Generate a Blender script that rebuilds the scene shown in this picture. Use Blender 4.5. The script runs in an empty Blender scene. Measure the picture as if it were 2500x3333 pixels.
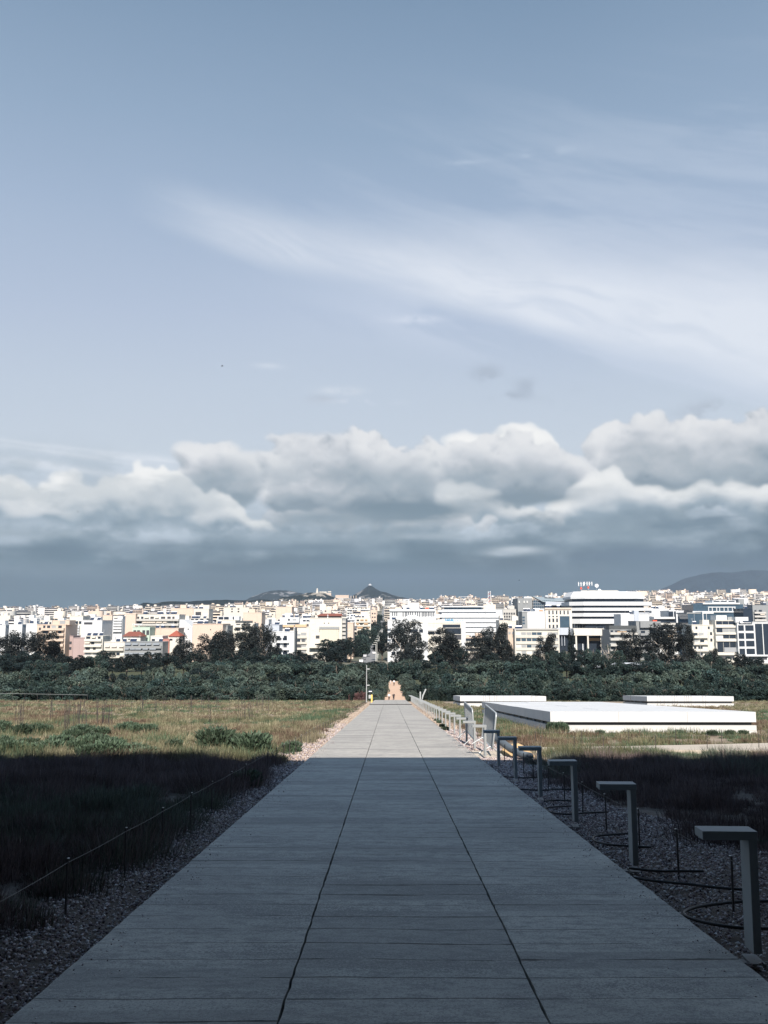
import bpy, math, random
import numpy as np
from mathutils import Vector, Matrix, noise as mnoise
R = math.radians
sc = bpy.context.scene
col = sc.collection
# ------------------------------------------------------------------ camera
F = 2697.0
PITCH = R(7.47); YAW = R(0.35)
cd = bpy.data.cameras.new('camera'); cam = bpy.data.objects.new('camera', cd); col.objects.link(cam)
cam.rotation_euler = (R(90) + PITCH, 0, YAW)
cam.location = (0, 0, 0)
cd.sensor_fit = 'VERTICAL'; cd.sensor_height = 24.0; cd.lens = 24.0 * F / 3333.0
cd.clip_start = 0.1; cd.clip_end = 40000
sc.camera = cam
FW = (-math.sin(YAW)*math.cos(PITCH), math.cos(YAW)*math.cos(PITCH), math.sin(PITCH))
RT = (math.cos(YAW), math.sin(YAW), 0)
UP = (math.sin(YAW)*math.sin(PITCH), -math.cos(YAW)*math.sin(PITCH), math.cos(PITCH))
def ray(px, py):
    a = (px-1250)/F; b = (1666.5-py)/F
    return [FW[i]+a*RT[i]+b*UP[i] for i in range(3)]
def at(px, py, d):
    """the world point seen in direction (px, py) that stands d metres ahead"""
    r = ray(px, py); t = d/r[1]
    return r[0]*t, d, r[2]*t
SL = 0.079; H0 = 1.7
def on_slope(px, py):
    r = ray(px, py); t = -H0/(r[2]+SL*r[1])
    return r[0]*t, r[1]*t
# ------------------------------------------------------------------ render settings, sun
sc.view_settings.view_transform = 'Standard'; sc.view_settings.look = 'None'
sc.view_settings.gamma = 1.0; sc.view_settings.exposure = 0.68
sc.render.engine = 'CYCLES'
sc.cycles.max_bounces = 5; sc.cycles.diffuse_bounces = 3; sc.cycles.glossy_bounces = 2
sc.cycles.transparent_max_bounces = 6; sc.cycles.volume_bounces = 0
SUN_EL = R(40); SUN_AZ = R(4)      # behind the viewer, a little to the right
sd = bpy.data.lights.new('sun', 'SUN'); so = bpy.data.objects.new('sun', sd); col.objects.link(so)
sd.energy = 5.0; sd.angle = R(0.5); sd.color = (1.0, 0.89, 0.785)
so.rotation_euler = (R(50), 0, SUN_AZ)   # light travels towards +Y and down
so.location = (0, -40, 60)
# ------------------------------------------------------------------ node helpers
class NT:
    def __init__(s, tree): s.t = tree; s.n = tree.nodes; s.l = tree.links
    def put(s, sock, v):
        if isinstance(v, bpy.types.NodeSocket): s.l.new(v, sock)
        elif v is not None: sock.default_value = v
    def node(s, kind, **kw):
        n = s.n.new(kind)
        for k, v in kw.items(): setattr(n, k, v)
        return n
    def m(s, op, a, b=None, c=None, clamp=False):
        n = s.n.new('ShaderNodeMath'); n.operation = op; n.use_clamp = clamp
        s.put(n.inputs[0], a)
        if b is not None: s.put(n.inputs[1], b)
        if c is not None: s.put(n.inputs[2], c)
        return n.outputs[0]
    def vm(s, op, a, b=None, out=0):
        n = s.n.new('ShaderNodeVectorMath'); n.operation = op
        s.put(n.inputs[0], a)
        if b is not None: s.put(n.inputs[1], b)
        return n.outputs[out]
    def xyz(s, x, y, z=0.0):
        n = s.n.new('ShaderNodeCombineXYZ'); s.put(n.inputs[0], x); s.put(n.inputs[1], y); s.put(n.inputs[2], z)
        return n.outputs[0]
    def noise(s, vec, scale, detail=4, rough=0.5, lac=2.0, dist=0.0, dim='3D'):
        n = s.n.new('ShaderNodeTexNoise'); n.noise_dimensions = dim
        s.put(n.inputs['Vector'], vec); s.put(n.inputs['Scale'], scale); n.inputs['Detail'].default_value = detail
        n.inputs['Roughness'].default_value = rough; n.inputs['Lacunarity'].default_value = lac
        n.inputs['Distortion'].default_value = dist
        return n.outputs[0]
    def vor(s, vec, scale, feature='F1', smooth=None, detail=0, rough=0.5, dim='3D'):
        n = s.n.new('ShaderNodeTexVoronoi'); n.voronoi_dimensions = dim; n.feature = feature
        s.put(n.inputs['Vector'], vec); s.put(n.inputs['Scale'], scale)
        if smooth is not None: n.inputs['Smoothness'].default_value = smooth
        n.inputs['Detail'].default_value = detail; n.inputs['Roughness'].default_value = rough
        return n.outputs[0]
    def step(s, x, a, b):
        n = s.n.new('ShaderNodeMapRange'); n.interpolation_type = 'SMOOTHSTEP'
        s.put(n.inputs[0], x); s.put(n.inputs[1], a); s.put(n.inputs[2], b)
        n.inputs[3].default_value = 0; n.inputs[4].default_value = 1
        return n.outputs[0]
    def mix(s, f, a, b):
        n = s.n.new('ShaderNodeMix'); n.data_type = 'RGBA'; n.clamp_factor = True
        s.put(n.inputs[0], f)
        for i, v in ((6, a), (7, b)):
            if isinstance(v, (tuple, list)): n.inputs[i].default_value = tuple(v)[:3] + (1,)
            else: s.l.new(v, n.inputs[i])
        return n.outputs[2]
    def ramp(s, x, pts, interp='LINEAR'):
        n = s.n.new('ShaderNodeValToRGB'); n.color_ramp.interpolation = interp
        e = n.color_ramp.elements
        while len(e) < len(pts): e.new(0.5)
        for i, (p, c) in enumerate(pts):
            e[i].position = p; e[i].color = tuple(c)[:3] + (1,)
        s.put(n.inputs[0], x)
        return n.outputs[0]
    def curve(s, x, pts, lo, hi):
        """piecewise function of x over lo..hi, values 0..1"""
        n = s.n.new('ShaderNodeFloatCurve'); c = n.mapping.curves[0]
        u = s.m('DIVIDE', s.m('SUBTRACT', x, lo), hi-lo)
        while len(c.points) < len(pts): c.points.new(0.5, 0.5)
        for i, (p, v) in enumerate(pts): c.points[i].location = ((p-lo)/(hi-lo), v)
        n.mapping.update(); s.put(n.inputs['Value'], u)
        return n.outputs[0]
def lin(r, g, b):
    f = lambda v: (v/255/12.92) if v/255 <= 0.04045 else ((v/255+0.055)/1.055)**2.4
    return (f(r), f(g), f(b))
# ------------------------------------------------------------------ sky
# ---- sky picture: every pixel computed here, in (azimuth, slope) space, from noise and lit puffs
SK_S = 760; SK_A = 0.80; SK_E = 1.20
SK_W = int(2*SK_A*SK_S); SK_H = int(SK_E*SK_S)
def sky_pixels():
    rng = np.random.default_rng(7)
    W, H = SK_W, SK_H
    AZ, EL = np.meshgrid((np.arange(W)+.5)/SK_S-SK_A, (np.arange(H)+.5)/SK_S)
    def pos(x, y):            # photo position (1659 wide) -> azimuth, slope
        r = ray(x*1.507, y*1.507)
        return math.atan2(r[0], r[1]), r[2]/math.hypot(r[0], r[1])
    def vnoise(cx, cy, X=None, Y=None):
        """smooth value noise, cells of size cx, cy radians"""
        X = AZ if X is None else X; Y = EL if Y is None else Y
        g = rng.random((256, 256))
        fx = X/cx+57.3; fy = Y/cy+31.7
        ix = np.floor(fx).astype(int); iy = np.floor(fy).astype(int)
        tx = fx-ix; ty = fy-iy
        tx = tx*tx*tx*(tx*(tx*6-15)+10); ty = ty*ty*ty*(ty*(ty*6-15)+10)
        a = g[iy % 256, ix % 256]; b = g[iy % 256, (ix+1) % 256]
        c = g[(iy+1) % 256, ix % 256]; d = g[(iy+1) % 256, (ix+1) % 256]
        return (a*(1-tx)+b*tx)*(1-ty)+(c*(1-tx)+d*tx)*ty
    def fbm(cx, cy, n=6, gain=.5, X=None, Y=None):
        s = 0; a = 1; t = 0
        for i in range(n):
            s = s+a*vnoise(cx/2**i, cy/2**i, X, Y); t += a; a *= gain
        return s/t
    def ss(x, a, b):
        t = np.clip((x-a)/(b-a), 0, 1); return t*t*(3-2*t)
    def blur(A, s):
        k = np.exp(-np.arange(-3*s, 3*s+1)**2/(2.0*s*s)); k /= k.sum(); p = 3*s
        B = np.pad(A, ((p, p), (p, p)), mode='edge')
        f = np.fft.rfft(B, axis=0)*np.fft.rfft(np.r_[k, np.zeros(B.shape[0]-len(k))])[:, None]
        B = np.fft.irfft(f, n=B.shape[0], axis=0)[2*p:, :]
        f = np.fft.rfft(B, axis=1)*np.fft.rfft(np.r_[k, np.zeros(B.shape[1]-len(k))])[None, :]
        return np.fft.irfft(f, n=B.shape[1], axis=1)[:, 2*p:]
    def warp(A, dx, dy):      # dx, dy in pixels, bilinear
        yy, xx = np.mgrid[0:H, 0:W]
        fx = np.clip(xx+dx, 0, W-1.001); fy = np.clip(yy+dy, 0, H-1.001)
        ix = fx.astype(int); iy = fy.astype(int); tx = fx-ix; ty = fy-iy
        return (A[iy, ix]*(1-tx)+A[iy, ix+1]*tx)*(1-ty)+(A[iy+1, ix]*(1-tx)+A[iy+1, ix+1]*tx)*ty
    def col3(r, g, b): return np.array(lin(r, g, b))
    def rampc(x, pts):
        xs = [p[0] for p in pts]; cs = np.array([lin(*p[1]) for p in pts])
        return np.stack([np.interp(x, xs, cs[:, i]) for i in range(3)], -1)
    def over(base, c, a): return base*(1-a[..., None])+c*a[..., None]
    # blue, paler low down
    C = rampc(EL+(fbm(.5, .3, 3)-.5)*.05, [(0.0, (198, 208, 218)), (0.20, (202, 211, 221)), (0.28, (194, 205, 219)), (0.37, (182, 195, 215)), (0.50, (163, 181, 205)),
        (0.62, (146, 168, 193)), (0.75, (131, 155, 181)), (0.88, (116, 142, 169)), (1.1, (98, 124, 153))])
    # cirrus streak along a curved axis
    ax = np.array([pos(x, y) for x, y in [(-200, 330), (150, 395), (400, 470), (620, 535), (850, 585), (1100, 635), (1350, 690), (1659, 770), (2000, 850)]])
    axis = np.interp(AZ, ax[:, 0], ax[:, 1])
    up_w = np.interp(AZ, ax[:, 0], [.02, .03, .045, .055, .080, .105, .11, .12, .13])
    lo_w = np.interp(AZ, ax[:, 0], [.02, .02, .028, .030, .035, .040, .045, .045, .05])
    v = EL-axis+(fbm(.30, .12, 4)-.5)*.035
    U = AZ*.93-EL*.36; V = EL*.93+AZ*.36
    f1 = fbm(.30, .030, 8, .62, U+.12*fbm(.2, .2, 3), V+.06*fbm(.15, .15, 3)); f2 = fbm(.12, .045, 7, .6, U, V)
    fib = ss(f1*.7+f2*.3, .33, .66)
    q = .0+np.where(v > 0, v/up_w, -v/lo_w)
    body = 1-ss(q+(f1-.5)*.9, .10, 1.35)
    ends = ss(AZ, -.34, -.17)
    cir = np.clip(body*ends*(.56+.50*fib), 0, 1)
    C = over(C, col3(228, 233, 241), np.clip(cir*(.62+.55*ss(AZ, -.15, .30)), 0, .94))
    # faint veils on the upper right and around the streak
    f3 = fbm(.35, .07, 7, .58, U+.2*fbm(.3, .3, 3), V)
    vl = ss(f3, .42, .70)*ss(AZ, -.30, .30)*(1-ss(EL, .52, .74))*ss(EL, .30, .38)
    C = over(C, col3(214, 222, 236), vl*.26)
    vl2 = (1-ss(np.abs(v+.055)/.05, 0, 1.2))*ss(f3, .45, .62)*ss(AZ, -.2, .1)
    C = over(C, col3(214, 222, 236), vl2*.35)
    # low thin bars on the left
    f4 = fbm(.22, .012, 6, .55, AZ+.05*f1, EL+AZ*.07)
    for (x, y, w_, h_, s_) in ((60, 968, 260, 10, .75), (250, 985, 160, 12, .9), (180, 1020, 210, 9, .7), (330, 1000, 80, 12, .8), (60, 995, 90, 7, .5)):
        a0, e0 = pos(x, y)
        g = np.exp(-((AZ-a0)/(w_/1790))**2*1.5-((EL-e0+(AZ-a0)*.07)/(h_/1790))**2)
        C = over(C, col3(229, 233, 239), np.clip(g*s_*(.3+1.3*ss(f4, .35, .65)), 0, .9))
    # grey scud over the right-hand bank, a wisp at the centre
    f5 = fbm(.035, .025, 6, .6)
    for (x, y, w_, h_, s_, cc) in ((1050, 810, 30, 22, .55, (176, 186, 200)), (1105, 855, 40, 10, .35, (172, 181, 194)), (1135, 835, 22, 20, .4, (176, 186, 200)), (1215, 860, 38, 22, .35, (180, 189, 202)),
                                   (735, 845, 45, 9, .3, (226, 230, 236)), (700, 862, 35, 10, .4, (186, 194, 206)), (1540, 885, 60, 18, .45, (178, 186, 197)), (580, 790, 30, 6, .22, (222, 228, 236)),
                                   (780, 868, 70, 6, .4, (216, 222, 232)), (890, 690, 60, 10, .4, (216, 223, 236)), (980, 352, 60, 5, .2, (200, 212, 228)), (1170, 330, 70, 10, .2, (200, 212, 228))):
        a0, e0 = pos(x, y)
        g = np.exp(-((AZ-a0)/(w_/1790))**2-((EL-e0)/(h_/1790))**2)
        C = over(C, col3(*cc), np.clip(g*s_*2.2*ss(f5, .38, .66), 0, .85))
    # ------------------------------------------------ cumulus: heaps of puffs, z-buffered and lit from behind the viewer
    def heap(C, blobs, seed, tones, floor, amount=1.0, flat=.62, edge=.0022, light=(.10, .80, .50), fade=None, rough=1.0, soft=.7, fill=None, bias=0.0, gain=1.0):
        r2 = np.random.default_rng(seed)
        Z = np.full((H, W), -1.0)
        def splat(a, e, z, r):
            x0 = int((a-r+SK_A)*SK_S); x1 = int((a+r+SK_A)*SK_S)+2; y0 = int((e-r)*SK_S); y1 = int((e+r)*SK_S)+2
            x0 = max(x0, 0); y0 = max(y0, 0); x1 = min(x1, W); y1 = min(y1, H)
            if x0 >= x1 or y0 >= y1: return
            dx = AZ[y0:y1, x0:x1]-a; dy = EL[y0:y1, x0:x1]-e
            k = r*r-dx*dx-dy*dy
            zz = np.where(k > 0, z+np.sqrt(np.maximum(k, 0)), -1.0)
            np.maximum(Z[y0:y1, x0:x1], zz, out=Z[y0:y1, x0:x1])
        def grow(a, e, z, r, lev):
            splat(a, e, z, r)
            if lev == 0 or r < .0022: return
            n = 11 if lev > 1 else 9
            for _ in range(n):
                th = r2.uniform(-.35, math.pi+.35); ph = r2.uniform(0, 1.25)
                s_ = math.cos(ph)
                rr = r*r2.uniform(.30, .52)
                grow(a+math.cos(th)*s_*r*.92, e+math.sin(th)*s_*r*flat*1.25, z+math.sin(ph)*r*.85, rr, lev-1)
        for x, y, rad in blobs:
            a, e = pos(x, y); grow(a, e, 0.0, rad/1790*1.0, 3)
        n1 = (fbm(.05, .04, 5, .55)-.5); n2 = (fbm(.05, .04, 5, .55)-.5); m1 = (fbm(.012, .010, 4, .6)-.5); m2 = (fbm(.012, .010, 4, .6)-.5)
        Zw = warp(Z, (n1*34+m1*16)*rough, (n2*34+m2*16)*rough)
        M = (Zw > -.5).astype(float)
        A1 = ss(blur(M, 2), .22, .85); A2 = ss(blur(M, 6), .30, .85)
        sf = ss(vnoise(.06, .05)+.25*n1, .35, .65)*soft
        A = A1*(1-sf)+A2*sf
        A = np.maximum(A, np.maximum.accumulate(A[::-1], axis=0)[::-1]) if fill else A
        fy = pos(830, fill or 1165)[1]; A = A*ss(EL+n1*.035+m1*.01, fy-.012, fy+.022)
        if fade is not None: A = A*fade(AZ, EL, n1)
        Zc = np.where(Zw > -.5, Zw, 0); solid = blur(M, 9)
        def lit(s):
            S = blur(Zc, s); gy, gx = np.gradient(S, 1.0/SK_S)
            nz = 1/np.sqrt(1+gx*gx+gy*gy); return (-gx*light[0]-gy*light[1]+light[2])*nz
        L = lit(2)*.24+lit(5)*.32+lit(13)*.44
        ao = (Zc-blur(Zc, 14))*12
        e0 = floor(AZ)
        top = blur(np.where(A > .5, EL, 0).max(0)[None, :].repeat(H, 0), 20)
        lv = np.clip((EL-e0)/np.maximum(top-e0, .02), -.5, 1.3)
        big = fbm(.10, .05, 4, .5)-.5
        t = .12+((L-.45)*gain+.45)*.62+np.clip(ao, -.12, .10)*.8+(lv-.5)*.52*gain+big*.50+n1*.28+bias
        t = t*solid+(1-solid)*np.minimum(t, .44+big*.6+n1*.25)*(1 if fill else 0)+(1-solid)*t*(0 if fill else 1)
        return over(C, rampc(t, tones), np.clip(A*amount, 0, 1))
    greyw = [(0.0, (136, 149, 158)), (.22, (163, 172, 179)), (.42, (180, 186, 191)), (.62, (198, 201, 205)), (.82, (217, 218, 220)), (1.05, (236, 235, 234))]
    white = [(0.0, (146, 161, 172)), (.18, (176, 186, 193)), (.38, (206, 210, 213)), (.60, (229, 230, 230)), (.85, (245, 244, 241)), (1.1, (252, 250, 246))]
    F0 = lambda y: (lambda A_: np.full_like(A_, pos(830, y)[1]))
    # far bright heads
    C = heap(C, [(1010, 962, 36), (1060, 958, 40), (1110, 952, 46), (1150, 962, 46), (1190, 990, 36), (1215, 1010, 30), (748, 962, 28), (775, 978, 28), (1270, 1005, 26), (1295, 1035, 28)], 3, white, F0(1060))
    C = heap(C, [(1330, 968, 46), (1400, 965, 58), (1475, 962, 60), (1550, 985, 66), (1630, 975, 72), (1720, 960, 80), (1830, 950, 90), (1350, 1015, 50), (1450, 1025, 66), (1560, 1030, 70), (1660, 1035, 70)], 4, greyw, F0(1085), soft=1.0, gain=.95, bias=-.02)
    # the grey-white middle range: big rounded masses one before the other
    C = heap(C, [(432, 1010, 38), (480, 1022, 48), (540, 1035, 44), (500, 1070, 50), (440, 1060, 40)], 14, greyw, F0(1110), flat=.75, soft=.8, gain=1.1, bias=-.04)
    C = heap(C, [(960, 1015, 56), (1040, 1010, 64), (1120, 1015, 66), (1190, 1030, 52), (1235, 1045, 34), (1080, 1060, 60), (1000, 1060, 50)], 5, greyw, F0(1105), flat=.7, soft=1.0, gain=1.0, bias=-.03)
    C = heap(C, [(648, 992, 46), (610, 1030, 50), (690, 1030, 60), (770, 1020, 68), (850, 1030, 62), (910, 1055, 46), (640, 1080, 56), (730, 1085, 60), (830, 1085, 56), (940, 1085, 36)], 15, greyw, F0(1130), flat=.7, soft=1.0, gain=1.0, bias=-.01)
    C = heap(C, [(590, 1120, 30), (640, 1135, 34), (700, 1135, 30), (760, 1140, 26), (860, 1140, 24)], 11, greyw, F0(1180), flat=.5, soft=1.0, amount=.8, bias=-.10)
    # nearer white banks
    C = heap(C, [(1290, 1045, 36), (1250, 1075, 40), (1320, 1085, 48), (1390, 1090, 44), (1450, 1100, 40), (1230, 1110, 34), (1520, 1085, 30), (1590, 1085, 34), (1650, 1080, 36), (1740, 1080, 60), (1310, 1125, 36)], 12, white, F0(1155), flat=.65, soft=.6, amount=.95, gain=1.1)
    C = heap(C, [(970, 1080, 28), (1005, 1078, 34), (1055, 1092, 36), (1095, 1108, 28), (1150, 1120, 26), (1020, 1115, 30)], 6, white, F0(1165), amount=.92, flat=.65, bias=-.03)
    C = heap(C, [(880, 1142, 22), (930, 1148, 24), (985, 1145, 22), (1040, 1142, 20), (1190, 1135, 24)], 16, greyw, F0(1180), amount=.85, flat=.5, bias=.06)
    C = heap(C, [(-200, 1100, 70), (-90, 1100, 60), (-20, 1100, 46), (35, 1085, 38), (82, 1090, 34), (138, 1080, 36), (185, 1105, 36), (235, 1090, 42), (285, 1068, 42), (340, 1056, 44), (385, 1070, 40), (345, 1105, 48), (250, 1120, 46), (140, 1125, 44), (40, 1130, 44), (440, 1095, 40), (490, 1112, 34), (535, 1128, 28), (572, 1142, 18), (430, 1130, 34)], 8, white, F0(1180), flat=.68, soft=.5, gain=1.15)
    # dark flat bases and the rain haze under them
    n = fbm(.30, .05, 6, .55, AZ+.1*fbm(.2, .1, 3), EL)
    nf = fbm(.10, .02, 6, .6)
    npf = fbm(.06, .035, 5, .55)
    def band(C, pts, soft, cc, amt, k=.045):
        p = np.array([pos(x, y) for x, y in pts]); ed = np.interp(AZ, p[:, 0], p[:, 1])
        a = 1-ss(EL-ed+(n-.5)*k*.8+(nf-.5)*k*.4+(npf-.5)*k*1.1, -soft, soft)
        return over(C, col3(*cc) if not isinstance(cc, np.ndarray) else cc, np.clip(a*amt, 0, 1))
    C = band(C, [(-300, 1165), (100, 1165), (400, 1155), (600, 1140), (800, 1105), (950, 1115), (1000, 1140), (1150, 1145), (1300, 1140), (1450, 1125), (1659, 1115), (2000, 1110)], .020, (118, 136, 147), .70, .06)
    nb = fbm(.16, .035, 6, .55)
    bc = rampc(EL+(n-.5)*.06, [(0.0, (88, 115, 128)), (.03, (74, 101, 116)), (.06, (66, 91, 106)), (.09, (75, 98, 112)), (.12, (98, 118, 130))])*(1+((nb-.5)*.75)[..., None])
    C = band(C, [(-300, 1180), (200, 1176), (600, 1168), (900, 1158), (1200, 1175), (1400, 1155), (1659, 1140), (2000, 1140)], .024, bc, .97, .05)
    # darker patches under the heaps
    mv = ss(fbm(.11, .045, 6, .55), .46, .66)*ss(EL, .075, .11)*(1-ss(EL, .165, .215))
    C = over(C, col3(150, 164, 173), mv*.42)
    for (x, y, w_, h_, s_, cc) in ((870, 1105, 130, 20, 1.1, (112, 130, 141)), (1140, 1076, 90, 13, .9, (126, 141, 151)), (1500, 1128, 140, 20, 1.1, (104, 123, 136)), (700, 1120, 130, 16, .6, (140, 154, 163)), (1250, 1060, 60, 10, .35, (170, 178, 185)), (60, 1150, 150, 12, .5, (150, 162, 170)), (480, 1180, 300, 12, .6, (92, 113, 127)), (130, 1190, 220, 12, .6, (84, 106, 121)), (1120, 1180, 200, 12, .5, (100, 120, 134)),
                                   (1400, 1200, 180, 20, .6, (86, 106, 126)), (1540, 1235, 170, 30, .5, (78, 99, 122)), (620, 1165, 110, 9, .45, (150, 164, 174)), (560, 1175, 70, 10, .35, (140, 155, 166)), (1115, 1188, 48, 9, .75, (196, 202, 207)), (1080, 1196, 30, 6, .7, (180, 188, 196)), (930, 1158, 90, 8, .6, (172, 182, 190)),
                                   (150, 1230, 200, 18, .3, (116, 134, 146)), (900, 1250, 260, 25, .35, (90, 113, 136)), (1200, 1020, 60, 18, .3, (170, 178, 187))):
        a0, e0 = pos(x, y)
        g = np.exp(-((AZ-a0)/(w_/1790))**2-((EL-e0)/(h_/1790))**2)
        C = over(C, col3(*cc), np.clip(g*s_*(.35+1.3*ss(nf*.5+n*.5, .36, .62)), 0, .95))
    C = over(C, C*np.array([.90, .97, 1.0]), (1-ss(EL, .03, .14))*.8)
    # a little grain of cloud texture
    g = (fbm(.02, .015, 5, .6)-.5)*.10*(1-ss(EL, .10, .26))
    return np.clip(C*(1+g[..., None]), 0, 1)

def make_world():
    w = bpy.data.worlds.new('World'); sc.world = w; w.use_nodes = True
    t = NT(w.node_tree); t.n.clear()
    out = t.node('ShaderNodeOutputWorld'); bg = t.node('ShaderNodeBackground')
    STR = 0.1; bg.inputs[1].default_value = STR
    t.l.new(bg.outputs[0], out.inputs[0])
    px = sky_pixels()
    im = bpy.data.images.new('clouds', SK_W, SK_H, float_buffer=True, alpha=False)
    im.colorspace_settings.name = 'Linear Rec.709'
    a = np.ones((SK_H, SK_W, 4), np.float32); a[..., :3] = px
    im.pixels.foreach_set(a.ravel()); im.update(); im.pack()
    tc = t.node('ShaderNodeTexCoord'); d = t.vm('NORMALIZE', tc.outputs['Generated'])
    sx = t.node('ShaderNodeSeparateXYZ'); t.l.new(d, sx.inputs[0]); X, Y, Z = sx.outputs
    az = t.m('ARCTAN2', X, Y)
    hyp = t.m('SQRT', t.m('ADD', t.m('MULTIPLY', X, X), t.m('MULTIPLY', Y, Y)))
    e = t.m('DIVIDE', Z, t.m('MAXIMUM', hyp, 0.02))
    u = t.m('DIVIDE', t.m('PINGPONG', t.m('ADD', az, SK_A), 2*SK_A), 2*SK_A)
    v = t.m('DIVIDE', t.m('MINIMUM', t.m('MAXIMUM', e, 0.002), SK_E-.01), SK_E)
    ti = t.node('ShaderNodeTexImage'); ti.image = im; ti.extension = 'EXTEND'; ti.interpolation = 'Cubic'
    t.l.new(t.xyz(u, v), ti.inputs['Vector'])
    sky = t.node('ShaderNodeTexSky'); sky.sky_type = 'NISHITA'; sky.sun_disc = False
    sky.sun_elevation = SUN_EL; sky.sun_rotation = R(180) - SUN_AZ
    sky.air_density = 1.0; sky.dust_density = 1.2; sky.ozone_density = 1.6
    scl = t.n.new('ShaderNodeVectorMath'); scl.operation = 'SCALE'; t.l.new(ti.outputs[0], scl.inputs[0]); scl.inputs[3].default_value = 0.655/STR
    hi = t.mix(t.m('MAXIMUM', t.step(e, 1.0, 2.2), t.step(t.m('MULTIPLY', Y, -1.0), -.1, .5)), scl.outputs[0], (.95, 1.9, 3.3))
    c = t.mix(0.94, sky.outputs[0], hi)
    t.l.new(c, bg.inputs[0])
    px = None; w.cycles.sampling_method = 'MANUAL'; w.cycles.sample_map_resolution = 512
make_world()
# ------------------------------------------------------------------ mesh and scene helpers
rnd = random.Random(11)
nr = np.random.default_rng(21)
def terrain(x, y):
    if y <= 116: return -H0 - SL*max(y, -20.0)
    if y <= 200: return -10.864 - (y-116)*0.0969
    X_ = [200, 420, 700, 1120, 1650, 2500, 4000, 6000, 9000, 14000]; Z_ = [-19.0, -19.5, -17, -10, 20, 50, 88, 112, 135, 170]
    z = float(np.interp(y, X_, Z_))
    az = x/y; f = float(np.interp(az, [-.5, -.3, -.15, 0, .15, .35, .5], [.30, .45, .74, .95, 1.05, 1.28, 1.30]))
    k = min(max((y-700)/1500, 0), 1)
    return -19.3 + (z+19.3)*(1+(f-1)*k) if y > 420 else z
def tag(o, label=None, cat=None, group=None, kind=None):
    if label: o['label'] = label
    if cat: o['category'] = cat
    if group: o['group'] = group
    if kind: o['kind'] = kind
    return o
def empty(name, loc, label, cat, group=None, rz=0.0):
    o = bpy.data.objects.new(name, None); o.empty_display_size = .2; col.objects.link(o)
    o.location = loc; o.rotation_euler = (0, 0, rz)
    return tag(o, label, cat, group)
class MB:
    def __init__(s): s.v = []; s.f = []; s.mi = []
    def add(s, vs, fs, m=0):
        b = len(s.v); s.v += [tuple(v) for v in vs]; s.f += [tuple(i+b for i in f) for f in fs]; s.mi += [m]*len(fs); return s
    def box(s, x0, x1, y0, y1, z0, z1, m=0):
        return s.add([(x0, y0, z0), (x1, y0, z0), (x1, y1, z0), (x0, y1, z0), (x0, y0, z1), (x1, y0, z1), (x1, y1, z1), (x0, y1, z1)],
                     [(0, 3, 2, 1), (4, 5, 6, 7), (0, 1, 5, 4), (1, 2, 6, 5), (2, 3, 7, 6), (3, 0, 4, 7)], m)
    def prism(s, poly, z0, z1, m=0, scale_top=1.0):
        n = len(poly); cx = sum(p[0] for p in poly)/n; cy = sum(p[1] for p in poly)/n
        vs = [(x, y, z0) for x, y in poly]+[(cx+(x-cx)*scale_top, cy+(y-cy)*scale_top, z1) for x, y in poly]
        return s.add(vs, [tuple(reversed(range(n))), tuple(range(n, 2*n))]+[(i, (i+1) % n, n+(i+1) % n, n+i) for i in range(n)], m)
    def tube(s, pts, r, n=8, m=0, cap=True):
        P = [Vector(p) for p in pts]; rs = r if isinstance(r, (list, tuple)) else [r]*len(P); base = len(s.v); prev = None
        for i, p in enumerate(P):
            d = (P[min(i+1, len(P)-1)]-P[max(i-1, 0)]).normalized()
            if prev is None: a = d.orthogonal().normalized()
            else:
                a = prev-d*prev.dot(d); a = a.normalized() if a.length > 1e-6 else d.orthogonal().normalized()
            prev = a; b = d.cross(a)
            for k in range(n):
                t = 2*math.pi*k/n; s.v.append(tuple(p+(a*math.cos(t)+b*math.sin(t))*rs[i]))
        for i in range(len(P)-1):
            for k in range(n):
                s.f.append((base+i*n+k, base+i*n+(k+1) % n, base+(i+1)*n+(k+1) % n, base+(i+1)*n+k)); s.mi.append(m)
        if cap:
            s.f.append(tuple(base+k for k in reversed(range(n)))); s.mi.append(m)
            s.f.append(tuple(base+(len(P)-1)*n+k for k in range(n))); s.mi.append(m)
        return s
    def mesh(s, name, mats, smooth=False):
        me = bpy.data.meshes.new(name); me.from_pydata(s.v, [], s.f)
        for m in (mats if isinstance(mats, (list, tuple)) else [mats]): me.materials.append(m)
        if any(s.mi): me.polygons.foreach_set('material_index', s.mi)
        if smooth: me.polygons.foreach_set('use_smooth', [True]*len(s.f))
        me.update(); return me
    def build(s, name, mats, parent=None, loc=(0, 0, 0), smooth=False, bevel=0):
        o = bpy.data.objects.new(name, s.mesh(name, mats, smooth)); col.objects.link(o); o.location = loc
        if parent: o.parent = parent
        if bevel:
            b = o.modifiers.new('bevel', 'BEVEL'); b.width = bevel; b.segments = 2; b.limit_method = 'ANGLE'
        return o
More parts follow.
